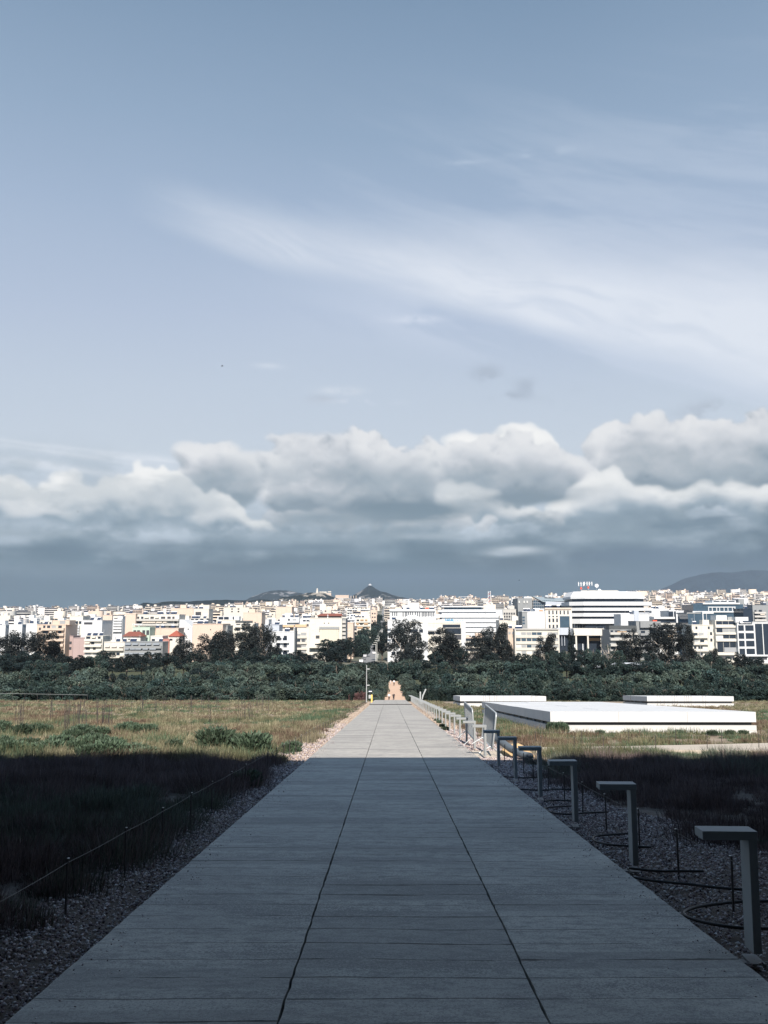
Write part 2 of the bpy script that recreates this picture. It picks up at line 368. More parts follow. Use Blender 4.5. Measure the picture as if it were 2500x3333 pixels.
def npobj(name, V, Fc, mat, vcol=None, parent=None, smooth=False):
    me = bpy.data.meshes.new(name); V = np.asarray(V, np.float32); Fc = np.asarray(Fc, np.int32); k = Fc.shape[1]
    me.vertices.add(len(V)); me.vertices.foreach_set('co', V.ravel())
    me.loops.add(Fc.size); me.loops.foreach_set('vertex_index', Fc.ravel())
    me.polygons.add(len(Fc)); me.polygons.foreach_set('loop_start', np.arange(0, Fc.size, k, dtype=np.int32))
    try: me.polygons.foreach_set('loop_total', np.full(len(Fc), k, np.int32))
    except Exception: pass
    if smooth: me.polygons.foreach_set('use_smooth', np.ones(len(Fc), bool))
    me.update(calc_edges=True)
    if vcol is not None:
        a = me.color_attributes.new('tint', 'FLOAT_COLOR', 'POINT'); c = np.ones((len(V), 4), np.float32); c[:, :3] = vcol
        a.data.foreach_set('color', c.ravel())
    me.materials.append(mat)
    o = bpy.data.objects.new(name, me); col.objects.link(o)
    if parent: o.parent = parent
    return o
def copy_tree(o, parent=None):
    c = o.copy(); col.objects.link(c)
    if parent: c.parent = parent; c.matrix_parent_inverse = o.matrix_parent_inverse
    for ch in o.children: copy_tree(ch, c)
    return c
def vn(x, y, cell, seed=0):
    r = np.random.default_rng(900+seed).random((64, 64)); fx = np.asarray(x)/cell+1000.3; fy = np.asarray(y)/cell+1000.7
    ix = np.floor(fx).astype(int); iy = np.floor(fy).astype(int); tx = fx-ix; ty = fy-iy; tx = tx*tx*(3-2*tx); ty = ty*ty*(3-2*ty)
    return (r[iy % 64, ix % 64]*(1-tx)+r[iy % 64, (ix+1) % 64]*tx)*(1-ty)+(r[(iy+1) % 64, ix % 64]*(1-tx)+r[(iy+1) % 64, (ix+1) % 64]*tx)*ty
# ------------------------------------------------------------------ materials
MATS = {}
def mat(name, c=(.5, .5, .5), rough=.8, var=.12, scale=1.5, bump=0.0, bscale=20.0, metal=0.0, spec=.3, tint=False, vary=0.0, streak=0.0):
    """plain procedural surface: base colour with mottled wear in world space, optional bump"""
    if name in MATS: return MATS[name]
    m = bpy.data.materials.new(name); m.use_nodes = True; t = NT(m.node_tree); t.n.clear(); MATS[name] = m
    out = t.node('ShaderNodeOutputMaterial'); b = t.node('ShaderNodeBsdfPrincipled'); t.l.new(b.outputs[0], out.inputs[0])
    g = t.node('ShaderNodeNewGeometry'); P = g.outputs['Position']
    k = t.m('ADD', 1-var, t.m('MULTIPLY', t.noise(P, scale, 4, .6), 2*var))
    if streak:
        st = t.noise(t.vm('MULTIPLY', P, (1.6, 1.6, .08)), 1.2, 4, .6)
        k = t.m('MULTIPLY', k, t.m('SUBTRACT', 1.0, t.m('MULTIPLY', t.step(st, .52, .75), streak)))
    if vary:
        oi = t.node('ShaderNodeObjectInfo'); k = t.m('MULTIPLY', k, t.m('ADD', 1-vary, t.m('MULTIPLY', oi.outputs['Random'], 2*vary)))
    if tint:
        a = t.node('ShaderNodeAttribute'); a.attribute_name = 'tint'; base = a.outputs['Color']
    else:
        r_ = t.node('ShaderNodeRGB'); r_.outputs[0].default_value = tuple(c)+(1,); base = r_.outputs[0]
    s_ = t.n.new('ShaderNodeVectorMath'); s_.operation = 'SCALE'; t.l.new(base, s_.inputs[0]); t.l.new(k, s_.inputs[3])
    t.l.new(s_.outputs[0], b.inputs['Base Color'])
    b.inputs['Roughness'].default_value = rough; b.inputs['Metallic'].default_value = metal; b.inputs['Specular IOR Level'].default_value = spec
    if bump:
        bn = t.node('ShaderNodeBump'); bn.inputs['Strength'].default_value = 1.0; bn.inputs['Distance'].default_value = bump
        t.l.new(t.noise(P, bscale, 4, .6), bn.inputs['Height']); t.l.new(bn.outputs[0], b.inputs['Normal'])
    return m
W_ = dict(streak=.14, var=.06, scale=.25, rough=.85, spec=.2)
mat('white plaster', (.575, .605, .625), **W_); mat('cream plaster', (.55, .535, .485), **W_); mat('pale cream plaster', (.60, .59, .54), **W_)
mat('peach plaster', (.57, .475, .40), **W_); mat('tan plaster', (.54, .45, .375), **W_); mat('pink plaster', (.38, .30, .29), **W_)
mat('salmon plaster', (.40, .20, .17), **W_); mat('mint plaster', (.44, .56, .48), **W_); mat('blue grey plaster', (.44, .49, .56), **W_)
mat('grey concrete', (.25, .27, .28), **W_); mat('pale concrete', (.46, .46, .44), **W_); mat('painted recess', (.05, .055, .065), rough=.6)  # last one is flat dark, painting the shade inside openings
mat('yellow cream plaster', (.58, .555, .47), **W_)
mat('window glass', (.025, .035, .05), rough=.12, var=.3, scale=.5, spec=.6); mat('blue glass', (.05, .085, .12), rough=.12, var=.3, scale=.4, spec=.6)
mat('grey shutter', (.30, .32, .33), rough=.6); mat('window blind', (.55, .57, .56), rough=.7)
mat('awning cloth', (.50, .46, .40), rough=.9, var=.1); mat('grey awning', (.20, .23, .26), rough=.9); mat('orange awning', (.40, .28, .17), rough=.9)
mat('roof tile', (.20, .075, .055), rough=.8, var=.2, scale=2.0); mat('tan tile', (.62, .44, .28), rough=.8, var=.15, scale=2)
mat('dark clutter', (.07, .08, .085), rough=.7, var=.4, scale=1.0); mat('roof metal', (.5, .52, .54), rough=.4, metal=.6)
mat('solar panel', (.03, .045, .08), rough=.2); mat('orange paint', (.80, .22, .07)); mat('red paint', (.62, .10, .06)); mat('blue paint', (.08, .30, .50)); mat('sign dark', (.03, .05, .08), rough=.4)
mat('sign white', (.85, .85, .85))
def leaf_mat(name, c, rough=.6):
    if name in MATS: return MATS[name]
    m = bpy.data.materials.new(name); m.use_nodes = True; t = NT(m.node_tree); t.n.clear(); MATS[name] = m
    out = t.node('ShaderNodeOutputMaterial'); b = t.node('ShaderNodeBsdfPrincipled'); t.l.new(b.outputs[0], out.inputs[0])
    a = t.node('ShaderNodeAttribute'); a.attribute_name = 'tint'; oi = t.node('ShaderNodeObjectInfo')
    mul = t.n.new('ShaderNodeVectorMath'); mul.operation = 'MULTIPLY'; t.l.new(a.outputs['Color'], mul.inputs[0]); mul.inputs[1].default_value = c
    s_ = t.n.new('ShaderNodeVectorMath'); s_.operation = 'SCALE'; t.l.new(mul.outputs[0], s_.inputs[0])
    t.l.new(t.m('ADD', .72, t.m('MULTIPLY', oi.outputs['Random'], .56)), s_.inputs[3])
    t.l.new(s_.outputs[0], b.inputs['Base Color']); b.inputs['Roughness'].default_value = rough; b.inputs['Specular IOR Level'].default_value = .25
    return m
mat('bark', (.16, .13, .11), rough=.9, var=.3, scale=4); mat('pale bark', (.36, .33, .29), rough=.9, var=.3, scale=4)
# ------------------------------------------------------------------ ground
def ground_material():
    m = bpy.data.materials.new('ground soil'); m.use_nodes = True; t = NT(m.node_tree); t.n.clear()
    out = t.node('ShaderNodeOutputMaterial'); b = t.node('ShaderNodeBsdfPrincipled'); t.l.new(b.outputs[0], out.inputs[0])
    P = t.node('ShaderNodeNewGeometry').outputs['Position']
    sx = t.node('ShaderNodeSeparateXYZ'); t.l.new(P, sx.inputs[0])
    n1 = t.noise(P, .35, 6, .6); n2 = t.noise(P, 4.0, 6, .7); n3 = t.noise(P, 45.0, 3, .7)
    c = t.mix(t.step(n1, .38, .62), (.22, .18, .135), (.30, .25, .195))
    c = t.mix(t.m('MULTIPLY', t.step(n2, .5, .68), .6), c, (.14, .11, .09))
    c = t.mix(t.m('MULTIPLY', t.step(n3, .45, .65), .5), c, (.40, .34, .28))
    far = t.noise(P, .012, 5, .6)
    cf = t.mix(t.step(far, .4, .6), (.10, .11, .09), (.30, .28, .25))
    c = t.mix(t.m('MULTIPLY', t.m('SUBTRACT', 1.0, t.step(sx.outputs[1], 17.5, 21.5)), .75), c, t.mix(t.step(n2, .4, .6), (.10, .08, .075), (.17, .145, .135)))  # near soil painted darker up to the edge of the building's shade
    c = t.mix(t.step(sx.outputs[1], 118.0, 150.0), c, t.mix(t.step(sx.outputs[1], 340.0, 420.0), (.07, .08, .05), cf))
    t.l.new(c, b.inputs['Base Color']); b.inputs['Roughness'].default_value = .95; b.inputs['Specular IOR Level'].default_value = .1
    bp = t.node('ShaderNodeBump'); bp.inputs['Distance'].default_value = .02; t.l.new(n3, bp.inputs['Height']); t.l.new(bp.outputs[0], b.inputs['Normal'])
    return m
def make_ground():
    ys = sorted(set([-200, -120, -60, -20, -5, 0]+[round(v, 1) for v in np.arange(2, 118, 2)]+[116]+list(range(120, 210, 6))+[200, 207, 240, 300, 360, 420, 500, 600, 700, 850, 1000, 1120, 1300, 1500, 1650, 1900, 2200, 2500, 3000, 3500, 4000, 5000, 6000, 7500, 9000, 11000]))
    us = np.linspace(-1, 1, 81); V = []
    for y in ys:
        wd = 130+max(y, 0)*.85
        for u in us:
            x = wd*(abs(u)**1.6)*(1 if u > 0 else -1)
            z = terrain(x, y)-.12
            if 3 < y < 112 and abs(x) > 3.4: z += (vn(x, y, 1.7, 3)-.5)*.10
            if y > 4500: z += (vn(x, y, 900, 5)-.5)*20
            V.append((x, y, z))
    n = len(us); Fc = [(j*n+i, j*n+i+1, (j+1)*n+i+1, (j+1)*n+i) for j in range(len(ys)-1) for i in range(n-1)]
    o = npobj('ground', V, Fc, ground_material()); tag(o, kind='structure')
make_ground()
# ------------------------------------------------------------------ concrete path: three long slabs side by side
def concrete():
    m = bpy.data.materials.new('rammed concrete'); m.use_nodes = True; t = NT(m.node_tree); t.n.clear()
    out = t.node('ShaderNodeOutputMaterial'); b = t.node('ShaderNodeBsdfPrincipled'); t.l.new(b.outputs[0], out.inputs[0])
    P = t.node('ShaderNodeNewGeometry').outputs['Position']; sx = t.node('ShaderNodeSeparateXYZ'); t.l.new(P, sx.inputs[0]); X, Y, Z = sx.outputs
    oi = t.node('ShaderNodeObjectInfo'); sd_ = t.m('MULTIPLY', t.m('FLOOR', t.m('DIVIDE', t.m('ADD', X, 1.98), 1.41)), 7.0)
    wob = t.m('MULTIPLY', t.m('SUBTRACT', t.noise(t.xyz(t.m('MULTIPLY', X, .7), t.m('MULTIPLY', Y, .5), sd_), 1.0, 3), .5), .16)
    yy = t.m('ADD', Y, wob); q = t.m('DIVIDE', yy, .34); ix = t.m('FLOOR', q); fr = t.m('ABSOLUTE', t.m('SUBTRACT', t.m('FRACT', q), .5))
    wn = t.node('ShaderNodeTexWhiteNoise'); wn.noise_dimensions = '2D'; t.l.new(t.xyz(ix, sd_), wn.inputs['Vector']); W0 = wn.outputs['Value']
    along = t.noise(t.xyz(t.m('MULTIPLY', X, 1.8), t.m('MULTIPLY', ix, 3.7), sd_), 1.0, 4, .65)
    st = t.m('MULTIPLY', t.step(along, .36, .55), t.m('ADD', .45, t.m('MULTIPLY', t.m('POWER', W0, 2.0), .55)))
    wline = t.m('ADD', .013, t.m('MULTIPLY', t.step(along, .5, .75), t.m('MULTIPLY', t.m('POWER', W0, 4.0), .055)))
    line = t.m('MULTIPLY', t.m('SUBTRACT', 1.0, t.step(fr, wline, t.m('ADD', wline, .022))), st)
    fine = t.noise(P, 60.0, 4, .7); mott = t.noise(P, 1.3, 5, .6); spk = t.noise(P, 160.0, 2, .5); mid = t.noise(t.vm('MULTIPLY', P, (1, 2.2, 1)), 6.0, 6, .7)
    pit = t.vor(P, 38.0)
    c = t.mix(t.step(mott, .3, .7), (.405, .40, .37), (.515, .505, .462))
    c = t.mix(t.m('MULTIPLY', W0, .45), c, (.31, .32, .315))
    c = t.mix(t.m('MULTIPLY', t.step(mid, .44, .64), .62), c, (.20, .205, .205))
    blot = t.m('MULTIPLY', t.step(t.noise(t.vm('MULTIPLY', P, (.55, 1.5, 1)), 1.0, 6, .62), .46, .64), t.step(fine, .38, .58))
    c = t.mix(t.m('MULTIPLY', blot, .75), c, (.17, .175, .178))
    c = t.mix(t.m('MULTIPLY', t.step(fine, .47, .62), .72), c, (.22, .215, .21))
    c = t.mix(t.m('MULTIPLY', t.step(spk, .58, .70), .8), c, (.60, .57, .54))
    c = t.mix(t.m('MULTIPLY', t.m('SUBTRACT', 1.0, t.step(pit, .05, .16)), t.m('MULTIPLY', t.step(mid, .45, .7), .75)), c, (.12, .115, .11))
    c = t.mix(t.m('MULTIPLY', t.step(W0, .74, .80), .30), c, (.24, .235, .225))
    c = t.mix(t.m('MULTIPLY', t.step(t.noise(P, .45, 5, .65), .50, .66), .28), c, (.25, .245, .235))
    c = t.mix(t.m('MULTIPLY', line, .78), c, (.055, .05, .048))
    t.l.new(c, b.inputs['Base Color']); b.inputs['Roughness'].default_value = .88; b.inputs['Specular IOR Level'].default_value = .25
    h = t.m('SUBTRACT', t.m('ADD', t.m('MULTIPLY', fine, .25), t.m('MULTIPLY', spk, .12)), t.m('MULTIPLY', line, .9))
    bp = t.node('ShaderNodeBump'); bp.inputs['Distance'].default_value = .012; t.l.new(h, bp.inputs['Height']); t.l.new(bp.outputs[0], b.inputs['Normal'])
    return m
CON = concrete()
def slab_strip(x0, x1, y0, y1, mater, zt=0.0, th=.13, gap=.0075, jag=.0050, name='path', zf=None, st=.11):
    ys = []; y = y0
    while y < y1: ys.append(y); y += st if y < 40 else st*4
    ys.append(y1); v = []; f = []
    for i, y in enumerate(ys):
        a = x0+gap+rnd.uniform(-jag, jag); c_ = x1-gap+rnd.uniform(-jag, jag); z = (zf(y) if zf else -H0-SL*y)+zt
        v += [(a, y, z-th), (a, y, z), (c_, y, z), (c_, y, z-th)]
    for i in range(len(ys)-1):
        for k in range(3): f.append((4*i+k, 4*i+4+k, 4*i+5+k, 4*i+1+k))
    n = 4*(len(ys)-1); f += [(0, 1, 2, 3), (n+3, n+2, n+1, n)]
    me = MB(); me.v = v; me.f = [tuple(reversed(q)) if len(q) == 4 and k < 3*(len(ys)-1) else q for k, q in enumerate(f)]; me.mi = [0]*len(f)
    o = me.build(name, mater); tag(o, kind='structure'); return o
for i, (a, b_) in enumerate(((-1.99, -.58), (-.58, .83), (.83, 2.24))):
    slab_strip(a, b_, -6, 86.94, CON)
    slab_strip(a-.02*(i == 0), b_+.05*(i == 2), 87.18, 116.4, CON, zt=.07, zf=lambda y: -H0-SL*y)
drain = MB().box(-2.03, 2.31, 86.95, 87.17, -H0-SL*87-.2, -H0-SL*87+.062).build('path', mat('drain slot', (.05, .05, .05))); tag(drain, kind='structure')
# earth path on the flat beyond the crest
tanm = mat('sandy earth', (.54, .39, .29), rough=.95, var=.10, scale=.6, bump=.01)
v = []; f = []
for i, (y, cx, w_) in enumerate(((116.6, .2, 5.0), (150, .6, 5.2), (196, 1.1, 5.6), (207, 1.2, 5.6), (225, 1.3, 5.0), (245, 1.3, 4.8), (262, 1.3, 4.4), (268, 1.3, 4.0))):
    z = terrain(0, y)+.03; v += [(cx-w_/2, y, z), (cx+w_/2, y, z)]
    if i: f.append((2*i-2, 2*i-1, 2*i+1, 2*i))
mb = MB(); mb.v = v; mb.f = f; mb.mi = [0]*len(f); tag(mb.build('earth_path', tanm), kind='structure')
# pale side path crossing the field on the right, slightly askew
sm = mat('pale path concrete', (.45, .41, .35), rough=.9, var=.12, scale=1.2, bump=.008)
pts = [on_slope(*p) for p in ((1745, 2432), (1990, 2429), (2250, 2424), (2500, 2418), (2900, 2410))]; pts2 = [on_slope(*p) for p in ((1745, 2439), (1990, 2440), (2250, 2441), (2500, 2443), (2900, 2446))]
mb = MB(); k = 0
for (ax, ay), (bx_, by_) in zip(pts, pts2):
    mb.v += [(ax, ay, -H0-SL*ay+.0), (bx_, by_, -H0-SL*by_+.0), (bx_, by_, -H0-SL*by_-.12)]
for i in range(len(pts)-1): mb.f += [(3*i+1, 3*i+4, 3*i+3, 3*i), (3*i+2, 3*i+5, 3*i+4, 3*i+1)]
mb.mi = [0]*len(mb.f); tag(mb.build('side_path', sm), kind='structure')
# ------------------------------------------------------------------ gravel beside the path
def stones(name, n, region, smin, smax, pal=None, dz=0.0):
    P = []
    base = np.array([(1, 0, 0), (-1, 0, 0), (0, 1, 0), (0, -1, 0), (0, 0, 1), (0, 0, -1)], float)
    tri = np.array([(0, 2, 4), (2, 1, 4), (1, 3, 4), (3, 0, 4), (2, 0, 5), (1, 2, 5), (3, 1, 5), (0, 3, 5)])
    x, y = region(n); n = len(x)
    s = nr.uniform(smin, smax, n)*(1+np.clip(y-12, 0, 40)*.05)
    sh = base[None]*nr.uniform(.6, 1.25, (n, 6, 1))+nr.uniform(-.18, .18, (n, 6, 3)); sh[:, :, 2] *= nr.uniform(.4, .9, (n, 1))
    th = nr.uniform(0, 6.283, n); c_, s_ = np.cos(th)[:, None], np.sin(th)[:, None]
    tl = nr.uniform(-.5, .5, n)[:, None]
    X0 = sh[:, :, 0]*c_-sh[:, :, 1]*s_; Y0 = sh[:, :, 0]*s_+sh[:, :, 1]*c_; Z0 = sh[:, :, 2]+X0*tl
    V = np.stack([X0*s[:, None]+x[:, None], Y0*s[:, None]+y[:, None], Z0*s[:, None]], -1)
    V[:, :, 2] += (-H0-SL*y-.105+dz+nr.uniform(0, .035, n))[:, None]
    Fc = (tri[None]+(np.arange(n)*6)[:, None, None]).reshape(-1, 3)
    pal = np.array([(.38, .33, .335), (.50, .45, .455), (.22, .17, .175), (.66, .63, .62), (.12, .10, .11), (.42, .36, .35)] if pal is None else pal)  # cooler default palette, made for the stretch in shade
    cc = pal[nr.choice(6, n, p=[.25, .22, .2, .08, .13, .12])]*nr.uniform(.75, 1.2, (n, 1))
    o = npobj(name, V.reshape(-1, 3), Fc, mat('gravel', tint=True, var=.15, scale=30, rough=.95), np.repeat(cc, 6, 0))
    return tag(o, None, None, None, 'stuff')
def reg_left(n):
    y = 3.0+(nr.random(n)**1.5)*40; x = -1.98-nr.random(n)*1.25; k = x > -2.72-.30*vn(x, y, .8, 8)-.12; return x[k], y[k]
def reg_right(n):
    y = 3.0+(nr.random(n)**1.4)*34; wd = np.interp(y, [3, 6, 8, 10, 13, 20, 40], [6.0, 4.9, 3.8, 2.8, 1.8, 1.5, 1.4]); x = 2.23+nr.random(n)*wd
    k = x < 2.2+wd*(.55+.6*vn(x, y, 1.1, 9)); return x[k], y[k]
tag(stones('gravel', 36000, reg_left, .008, .020), 'grey pink gravel strip along the left edge of the concrete path', 'gravel')
tag(stones('gravel', 95000, reg_right, .008, .020), 'grey pink gravel under the path lights along the right edge', 'gravel')
def reg_far(n):
    y = 20+nr.random(n)*90; s_ = np.where(nr.random(n) < .5, -1, 1); x = np.where(s_ < 0, -2.0-nr.random(n)*.9, 2.26+nr.random(n)*1.0); return x, y
tag(stones('gravel', 26000, reg_far, .012, .028, [(.40, .32, .25), (.44, .36, .29), (.30, .24, .19), (.48, .42, .36), (.20, .16, .13), (.38, .31, .25)]), 'pale sunlit gravel along both edges of the far path', 'gravel')  # same gravel, warmer palette painted for the stretch in sun
def reg_loose(n):
    y = 3.6+(nr.random(n)**1.3)*24; u = np.abs(nr.normal(0, .16, n)); s_ = nr.random(n) < .45
    return np.where(s_, -1.93+u, 2.19-u), y
tag(stones('loose_grit', 900, reg_loose, .004, .009, None, .106), 'loose grit and small stones strewn on the path near its edges', 'grit')
# ------------------------------------------------------------------ grass and scrub
def scrub(name, x, y, hgt, wid, nb, cols, blade, label, cat, droop=.45, base_z=None):
    """tufts at x, y; every tuft a sheaf of bent blades, each blade three triangles"""
    n = len(x); N = n*nb
    X = np.repeat(x, nb); Y = np.repeat(y, nb); H = np.repeat(hgt, nb)*nr.uniform(.45, 1.05, N); Wd = np.repeat(wid, nb)
    a = nr.uniform(0, 2*np.pi, N); r = np.sqrt(nr.random(N))*Wd*.5; bx = X+np.cos(a)*r; by = Y+np.sin(a)*r
    ln = H*droop*nr.uniform(.2, 1.3, N)*(.3+r/(Wd*.5)); a2 = a+nr.normal(0, .7, N)
    H = H*np.sqrt(np.clip(1.12-(r/(Wd*.5))**2, .15, 1))
    z0 = -H0-SL*by-.10+(vn(bx, by, 1.7, 3)-.5)*.10
    w = np.repeat(blade, nb)*nr.uniform(.6, 1.4, N); px_, py_ = -np.sin(a2+nr.normal(0, .6, N)), np.cos(a2+nr.normal(0, .6, N))
    px_ = np.where(nr.random(N) < .5, 1.0, px_)
    ex, ey = np.cos(a2), np.sin(a2)
    V = np.zeros((N, 5, 3))
    V[:, 0] = np.stack([bx-px_*w, by-py_*w, z0], -1); V[:, 1] = np.stack([bx+px_*w, by+py_*w, z0], -1)
    mx, my, mz = bx+ex*ln*.35, by+ey*ln*.35, z0+H*.6
    V[:, 2] = np.stack([mx-px_*w*.8, my-py_*w*.8, mz], -1); V[:, 3] = np.stack([mx+px_*w*.8, my+py_*w*.8, mz], -1)
    V[:, 4] = np.stack([bx+ex*ln, by+ey*ln, z0+H], -1)
    b0 = np.arange(N)*5
    Fc = np.concatenate([np.stack([b0, b0+1, b0+3], -1), np.stack([b0, b0+3, b0+2], -1), np.stack([b0+2, b0+3, b0+4], -1)])
    C_ = np.repeat(cols, nb, 0)*nr.uniform(.7, 1.3, (N, 1)); C_ = np.repeat(C_, 5, 0)
    o = npobj(name, V.reshape(-1, 3), Fc, mat('dry scrub', tint=True, var=.1, scale=2, rough=.9, spec=.1), C_)
    return tag(o, label, cat, None, 'stuff')
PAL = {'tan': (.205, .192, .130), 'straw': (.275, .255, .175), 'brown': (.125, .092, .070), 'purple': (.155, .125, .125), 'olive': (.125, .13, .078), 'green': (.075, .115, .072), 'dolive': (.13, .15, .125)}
def field(side, n, ya, yb, nb, blade, hs, name, label):
    y = ya+(nr.random(n)**.8 if yb < 60 else nr.random(n))*(yb-ya)
    lo = np.full(n, 2.6); hi = y*.56+6
    x = lo+nr.random(n)*(hi-lo)
    if side > 0:
        edge = np.interp(y, [3, 8, 10, 12, 20, 60, 110], [5.6, 4.6, 4.0, 3.6, 3.3, 3.2, 3.1])+1.2*(vn(x, y, 1.1, 9)-.5)*(y < 20)
        k = (x > edge)
        k &= ~((x > 6.3) & (x < 15.4) & (y > 34.6) & (y < 61)) & ~((y > 93) & (x > 6.8) & (x < 19)) & ~((y > 93) & (x > 25.5) & (x < 41))
        sy = np.interp(x, [p[0] for p in pts], [p[1] for p in pts]); sy2 = np.interp(x, [p[0] for p in pts2], [p[1] for p in pts2])
        k &= ~((x > 4.2) & (y < sy+.25) & (y > sy2-.25))
        k &= ~((x < 4.2) & (y > 21) & (y < 28))
    else:
        k = x > 2.46+.40*vn(x, y, .9, 12)
    sp = vn(x*side, y, .55, 13+side)*.7+vn(x*side, y, 1.9, 23)*.3; k &= (sp > np.where(y < 20, .26, .34))
    x, y, sp = x[k]*side, y[k], sp[k]; n = len(x)
    if ya < 10: blade = .0026
    t1 = vn(x, y*.6, 3.2, 14); t2 = vn(x, y, 1.0, 15); t3 = nr.random(n)
    cols = np.zeros((n, 3)); 
    for i in range(n):
        q = t1[i]*.6+t2[i]*.4+(t3[i]-.5)*.25
        yy = y[i]
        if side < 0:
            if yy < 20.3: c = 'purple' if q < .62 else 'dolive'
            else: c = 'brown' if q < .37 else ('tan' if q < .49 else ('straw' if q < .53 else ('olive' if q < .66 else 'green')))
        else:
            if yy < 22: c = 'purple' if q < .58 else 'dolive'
            elif yy < 70: c = 'brown' if q < .42 else ('tan' if q < .49 else ('olive' if q < .60 else 'green'))
            else: c = 'brown' if q < .30 else ('tan' if q < .55 else 'olive')
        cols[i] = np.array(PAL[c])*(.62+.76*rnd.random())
    hg = (hs*(.35+1.3*np.clip((sp-.36)*2.2, 0, 1))*nr.uniform(.7, 1.25, n))
    return scrub(name, x, y, hg, hg*2.1, nb, cols, np.full(n, blade), label, 'grass')
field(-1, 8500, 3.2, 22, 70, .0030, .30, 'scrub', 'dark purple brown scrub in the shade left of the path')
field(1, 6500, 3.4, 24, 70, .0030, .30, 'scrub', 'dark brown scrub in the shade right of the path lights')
field(-1, 9500, 20, 52, 34, .0060, .25, 'dry_grass', 'sunlit tan and olive dry grass left of the path')
field(1, 7500, 21, 52, 34, .0060, .22, 'dry_grass', 'sunlit brown and olive dry grass around the white roof boxes')
field(-1, 15000, 50, 118, 14, .013, .24, 'dry_grass', 'far strip of dry grass below the dark trees on the left')
field(1, 13000, 50, 118, 14, .013, .22, 'dry_grass', 'far strip of dry grass below the dark trees on the right')
# ------------------------------------------------------------------ path lights, fences, roof boxes, barriers
def G(y, x=0): return -H0-SL*y if y < 116 else terrain(x, y)
ORD = ['first', 'second', 'third', 'fourth', 'fifth', 'sixth', 'seventh', 'eighth', 'ninth', 'tenth', 'eleventh', 'twelfth', 'thirteenth', 'fourteenth', 'fifteenth', 'sixteenth', 'seventeenth', 'eighteenth', 'nineteenth', 'twentieth']
TENS = ['', '', 'twenty', 'thirty', 'forty']
def ordn(i):
    if i <= 20: return ORD[i-1]
    t, u = divmod(i, 10)
    return {30: 'thirtieth', 40: 'fortieth'}.get(i) or TENS[t]+' '+ORD[u-1]
steel = mat('painted steel', (.265, .29, .30), rough=.55, var=.14, scale=3, spec=.4)
galv = mat('galvanised steel', (.44, .48, .50), rough=.45, var=.12, scale=6, metal=.35)
rod = mat('dark rod', (.055, .05, .05), rough=.6); black = mat('black hose', (.03, .03, .032), rough=.5)
pin = mat('bare metal tip', (.55, .56, .56), rough=.4, metal=.5)
def path_light():
    t = empty('path_light', (0, 0, 0), 'x', 'path light')
    MB().box(-.028, .028, 0, .145, -.02, .700).build('post', steel, t, bevel=.003)
    MB().box(-.335, .034, -.002, .147, .700, .757).build('lamp_head', steel, t, bevel=.003)
    MB().box(-.30, -.06, .03, .115, .695, .699).build('lamp_lens', mat('lamp lens', (.6, .6, .58), rough=.3), t)
    MB().box(-.05, .045, -.012, .157, -.10, -.075).build('base_plate', mat('pale footing', (.26, .25, .24), var=.2, scale=8), t)
    MB().box(-.20, -.075, -.01, .06, -.12, -.07).build('footing_stone', mat('pale footing'), t)
    return t
L0 = path_light()
ly = [5.80, 8.58, 11.25, 13.87, 16.6, 19.2, 21.9]
while ly[-1] < 108: ly.append(ly[-1]+2.68)
for i, y in enumerate(ly[:40]):
    o = L0 if i == 0 else copy_tree(L0)
    x = 2.41+.010*min(y, 20)*.3+(.0045*max(y-24, 0)); o.location = (x, y, G(y)+.0)
    o.rotation_euler = (rnd.uniform(-.006, .006), rnd.uniform(-.01, .01), rnd.uniform(-.02, .02))
    k = 'shaded dark' if y < 20 else 'sunlit pale'
    if i == 0: o['label'] = 'nearest path light, large bent grey post in the shade at the right'
    else: o['label'] = f'{k} grey bent path light, {ordn(i+1)} from the viewer along the right edge'
    if i == len(ly[:40])-1: o['label'] = 'farthest sunlit pale path light, last at the end of the row'
    o['group'] = 'bent path lights along the right edge of the path'
# rope fences
def rope_fence(name, pts, label, h=.35, sag=.008, grp='low rope fences'):
    p0 = pts[0]; t = empty(name, (p0[0], p0[1], G(p0[1])), label, 'rope fence', grp); first = None
    rp = []
    for i, (x, y) in enumerate(pts):
        lean = rnd.uniform(-.012, .012)
        z = G(y)-G(p0[1])
        if first is None:
            first = MB().tube([(0, 0, -.12), (lean, 0, h)], .0095, 7).build('post', rod, t)
            cp = MB().tube([(0, 0, h), (0, 0, h+.005)], .0100, 7).build('post_cap', pin, first); o = first
        else: o = copy_tree(first, t)
        o.location = (x-p0[0], y-p0[1], z); o.rotation_euler = (rnd.uniform(-.03, .03), rnd.uniform(-.04, .04), 0)
        if i:
            xa, ya = pts[i-1]
            for k in range(0, 6):
                u = k/6; rp.append((xa+(x-xa)*u-p0[0], ya+(y-ya)*u-p0[1], G(ya+(y-ya)*u)-G(p0[1])+h-.03-sag*4*u*(1-u)))
    MB().tube(rp, .0026, 5, cap=False).build('rope', mat('rope', (.16, .15, .14)), t)
fl = [4.0, 5.5, 6.97, 8.46, 9.85]
while fl[-1] < 92: fl.append(fl[-1]+1.38+rnd.uniform(-.08, .08))
rope_fence('rope_fence', [(-2.58+rnd.uniform(-.02, .02), y) for y in fl], 'low fence of thin rods and a rope left of the concrete path')
fr = [4.45, 5.78, 7.11, 8.42]
while fr[-1] < 90: fr.append(fr[-1]+1.36+rnd.uniform(-.08, .08))
rope_fence('rope_fence', [(2.81+(0 if y < 20 else (y-20)*.004)+rnd.uniform(-.02, .02), y) for y in fr if not 21.5 < y < 27], 'low fence of thin rods and a rope behind the path lights')
near = [on_slope(x, y) for x, y in ((1760, 2447), (1870, 2446), (1965, 2444), (2133, 2440), (2302, 2436), (2470, 2432), (2640, 2428))]
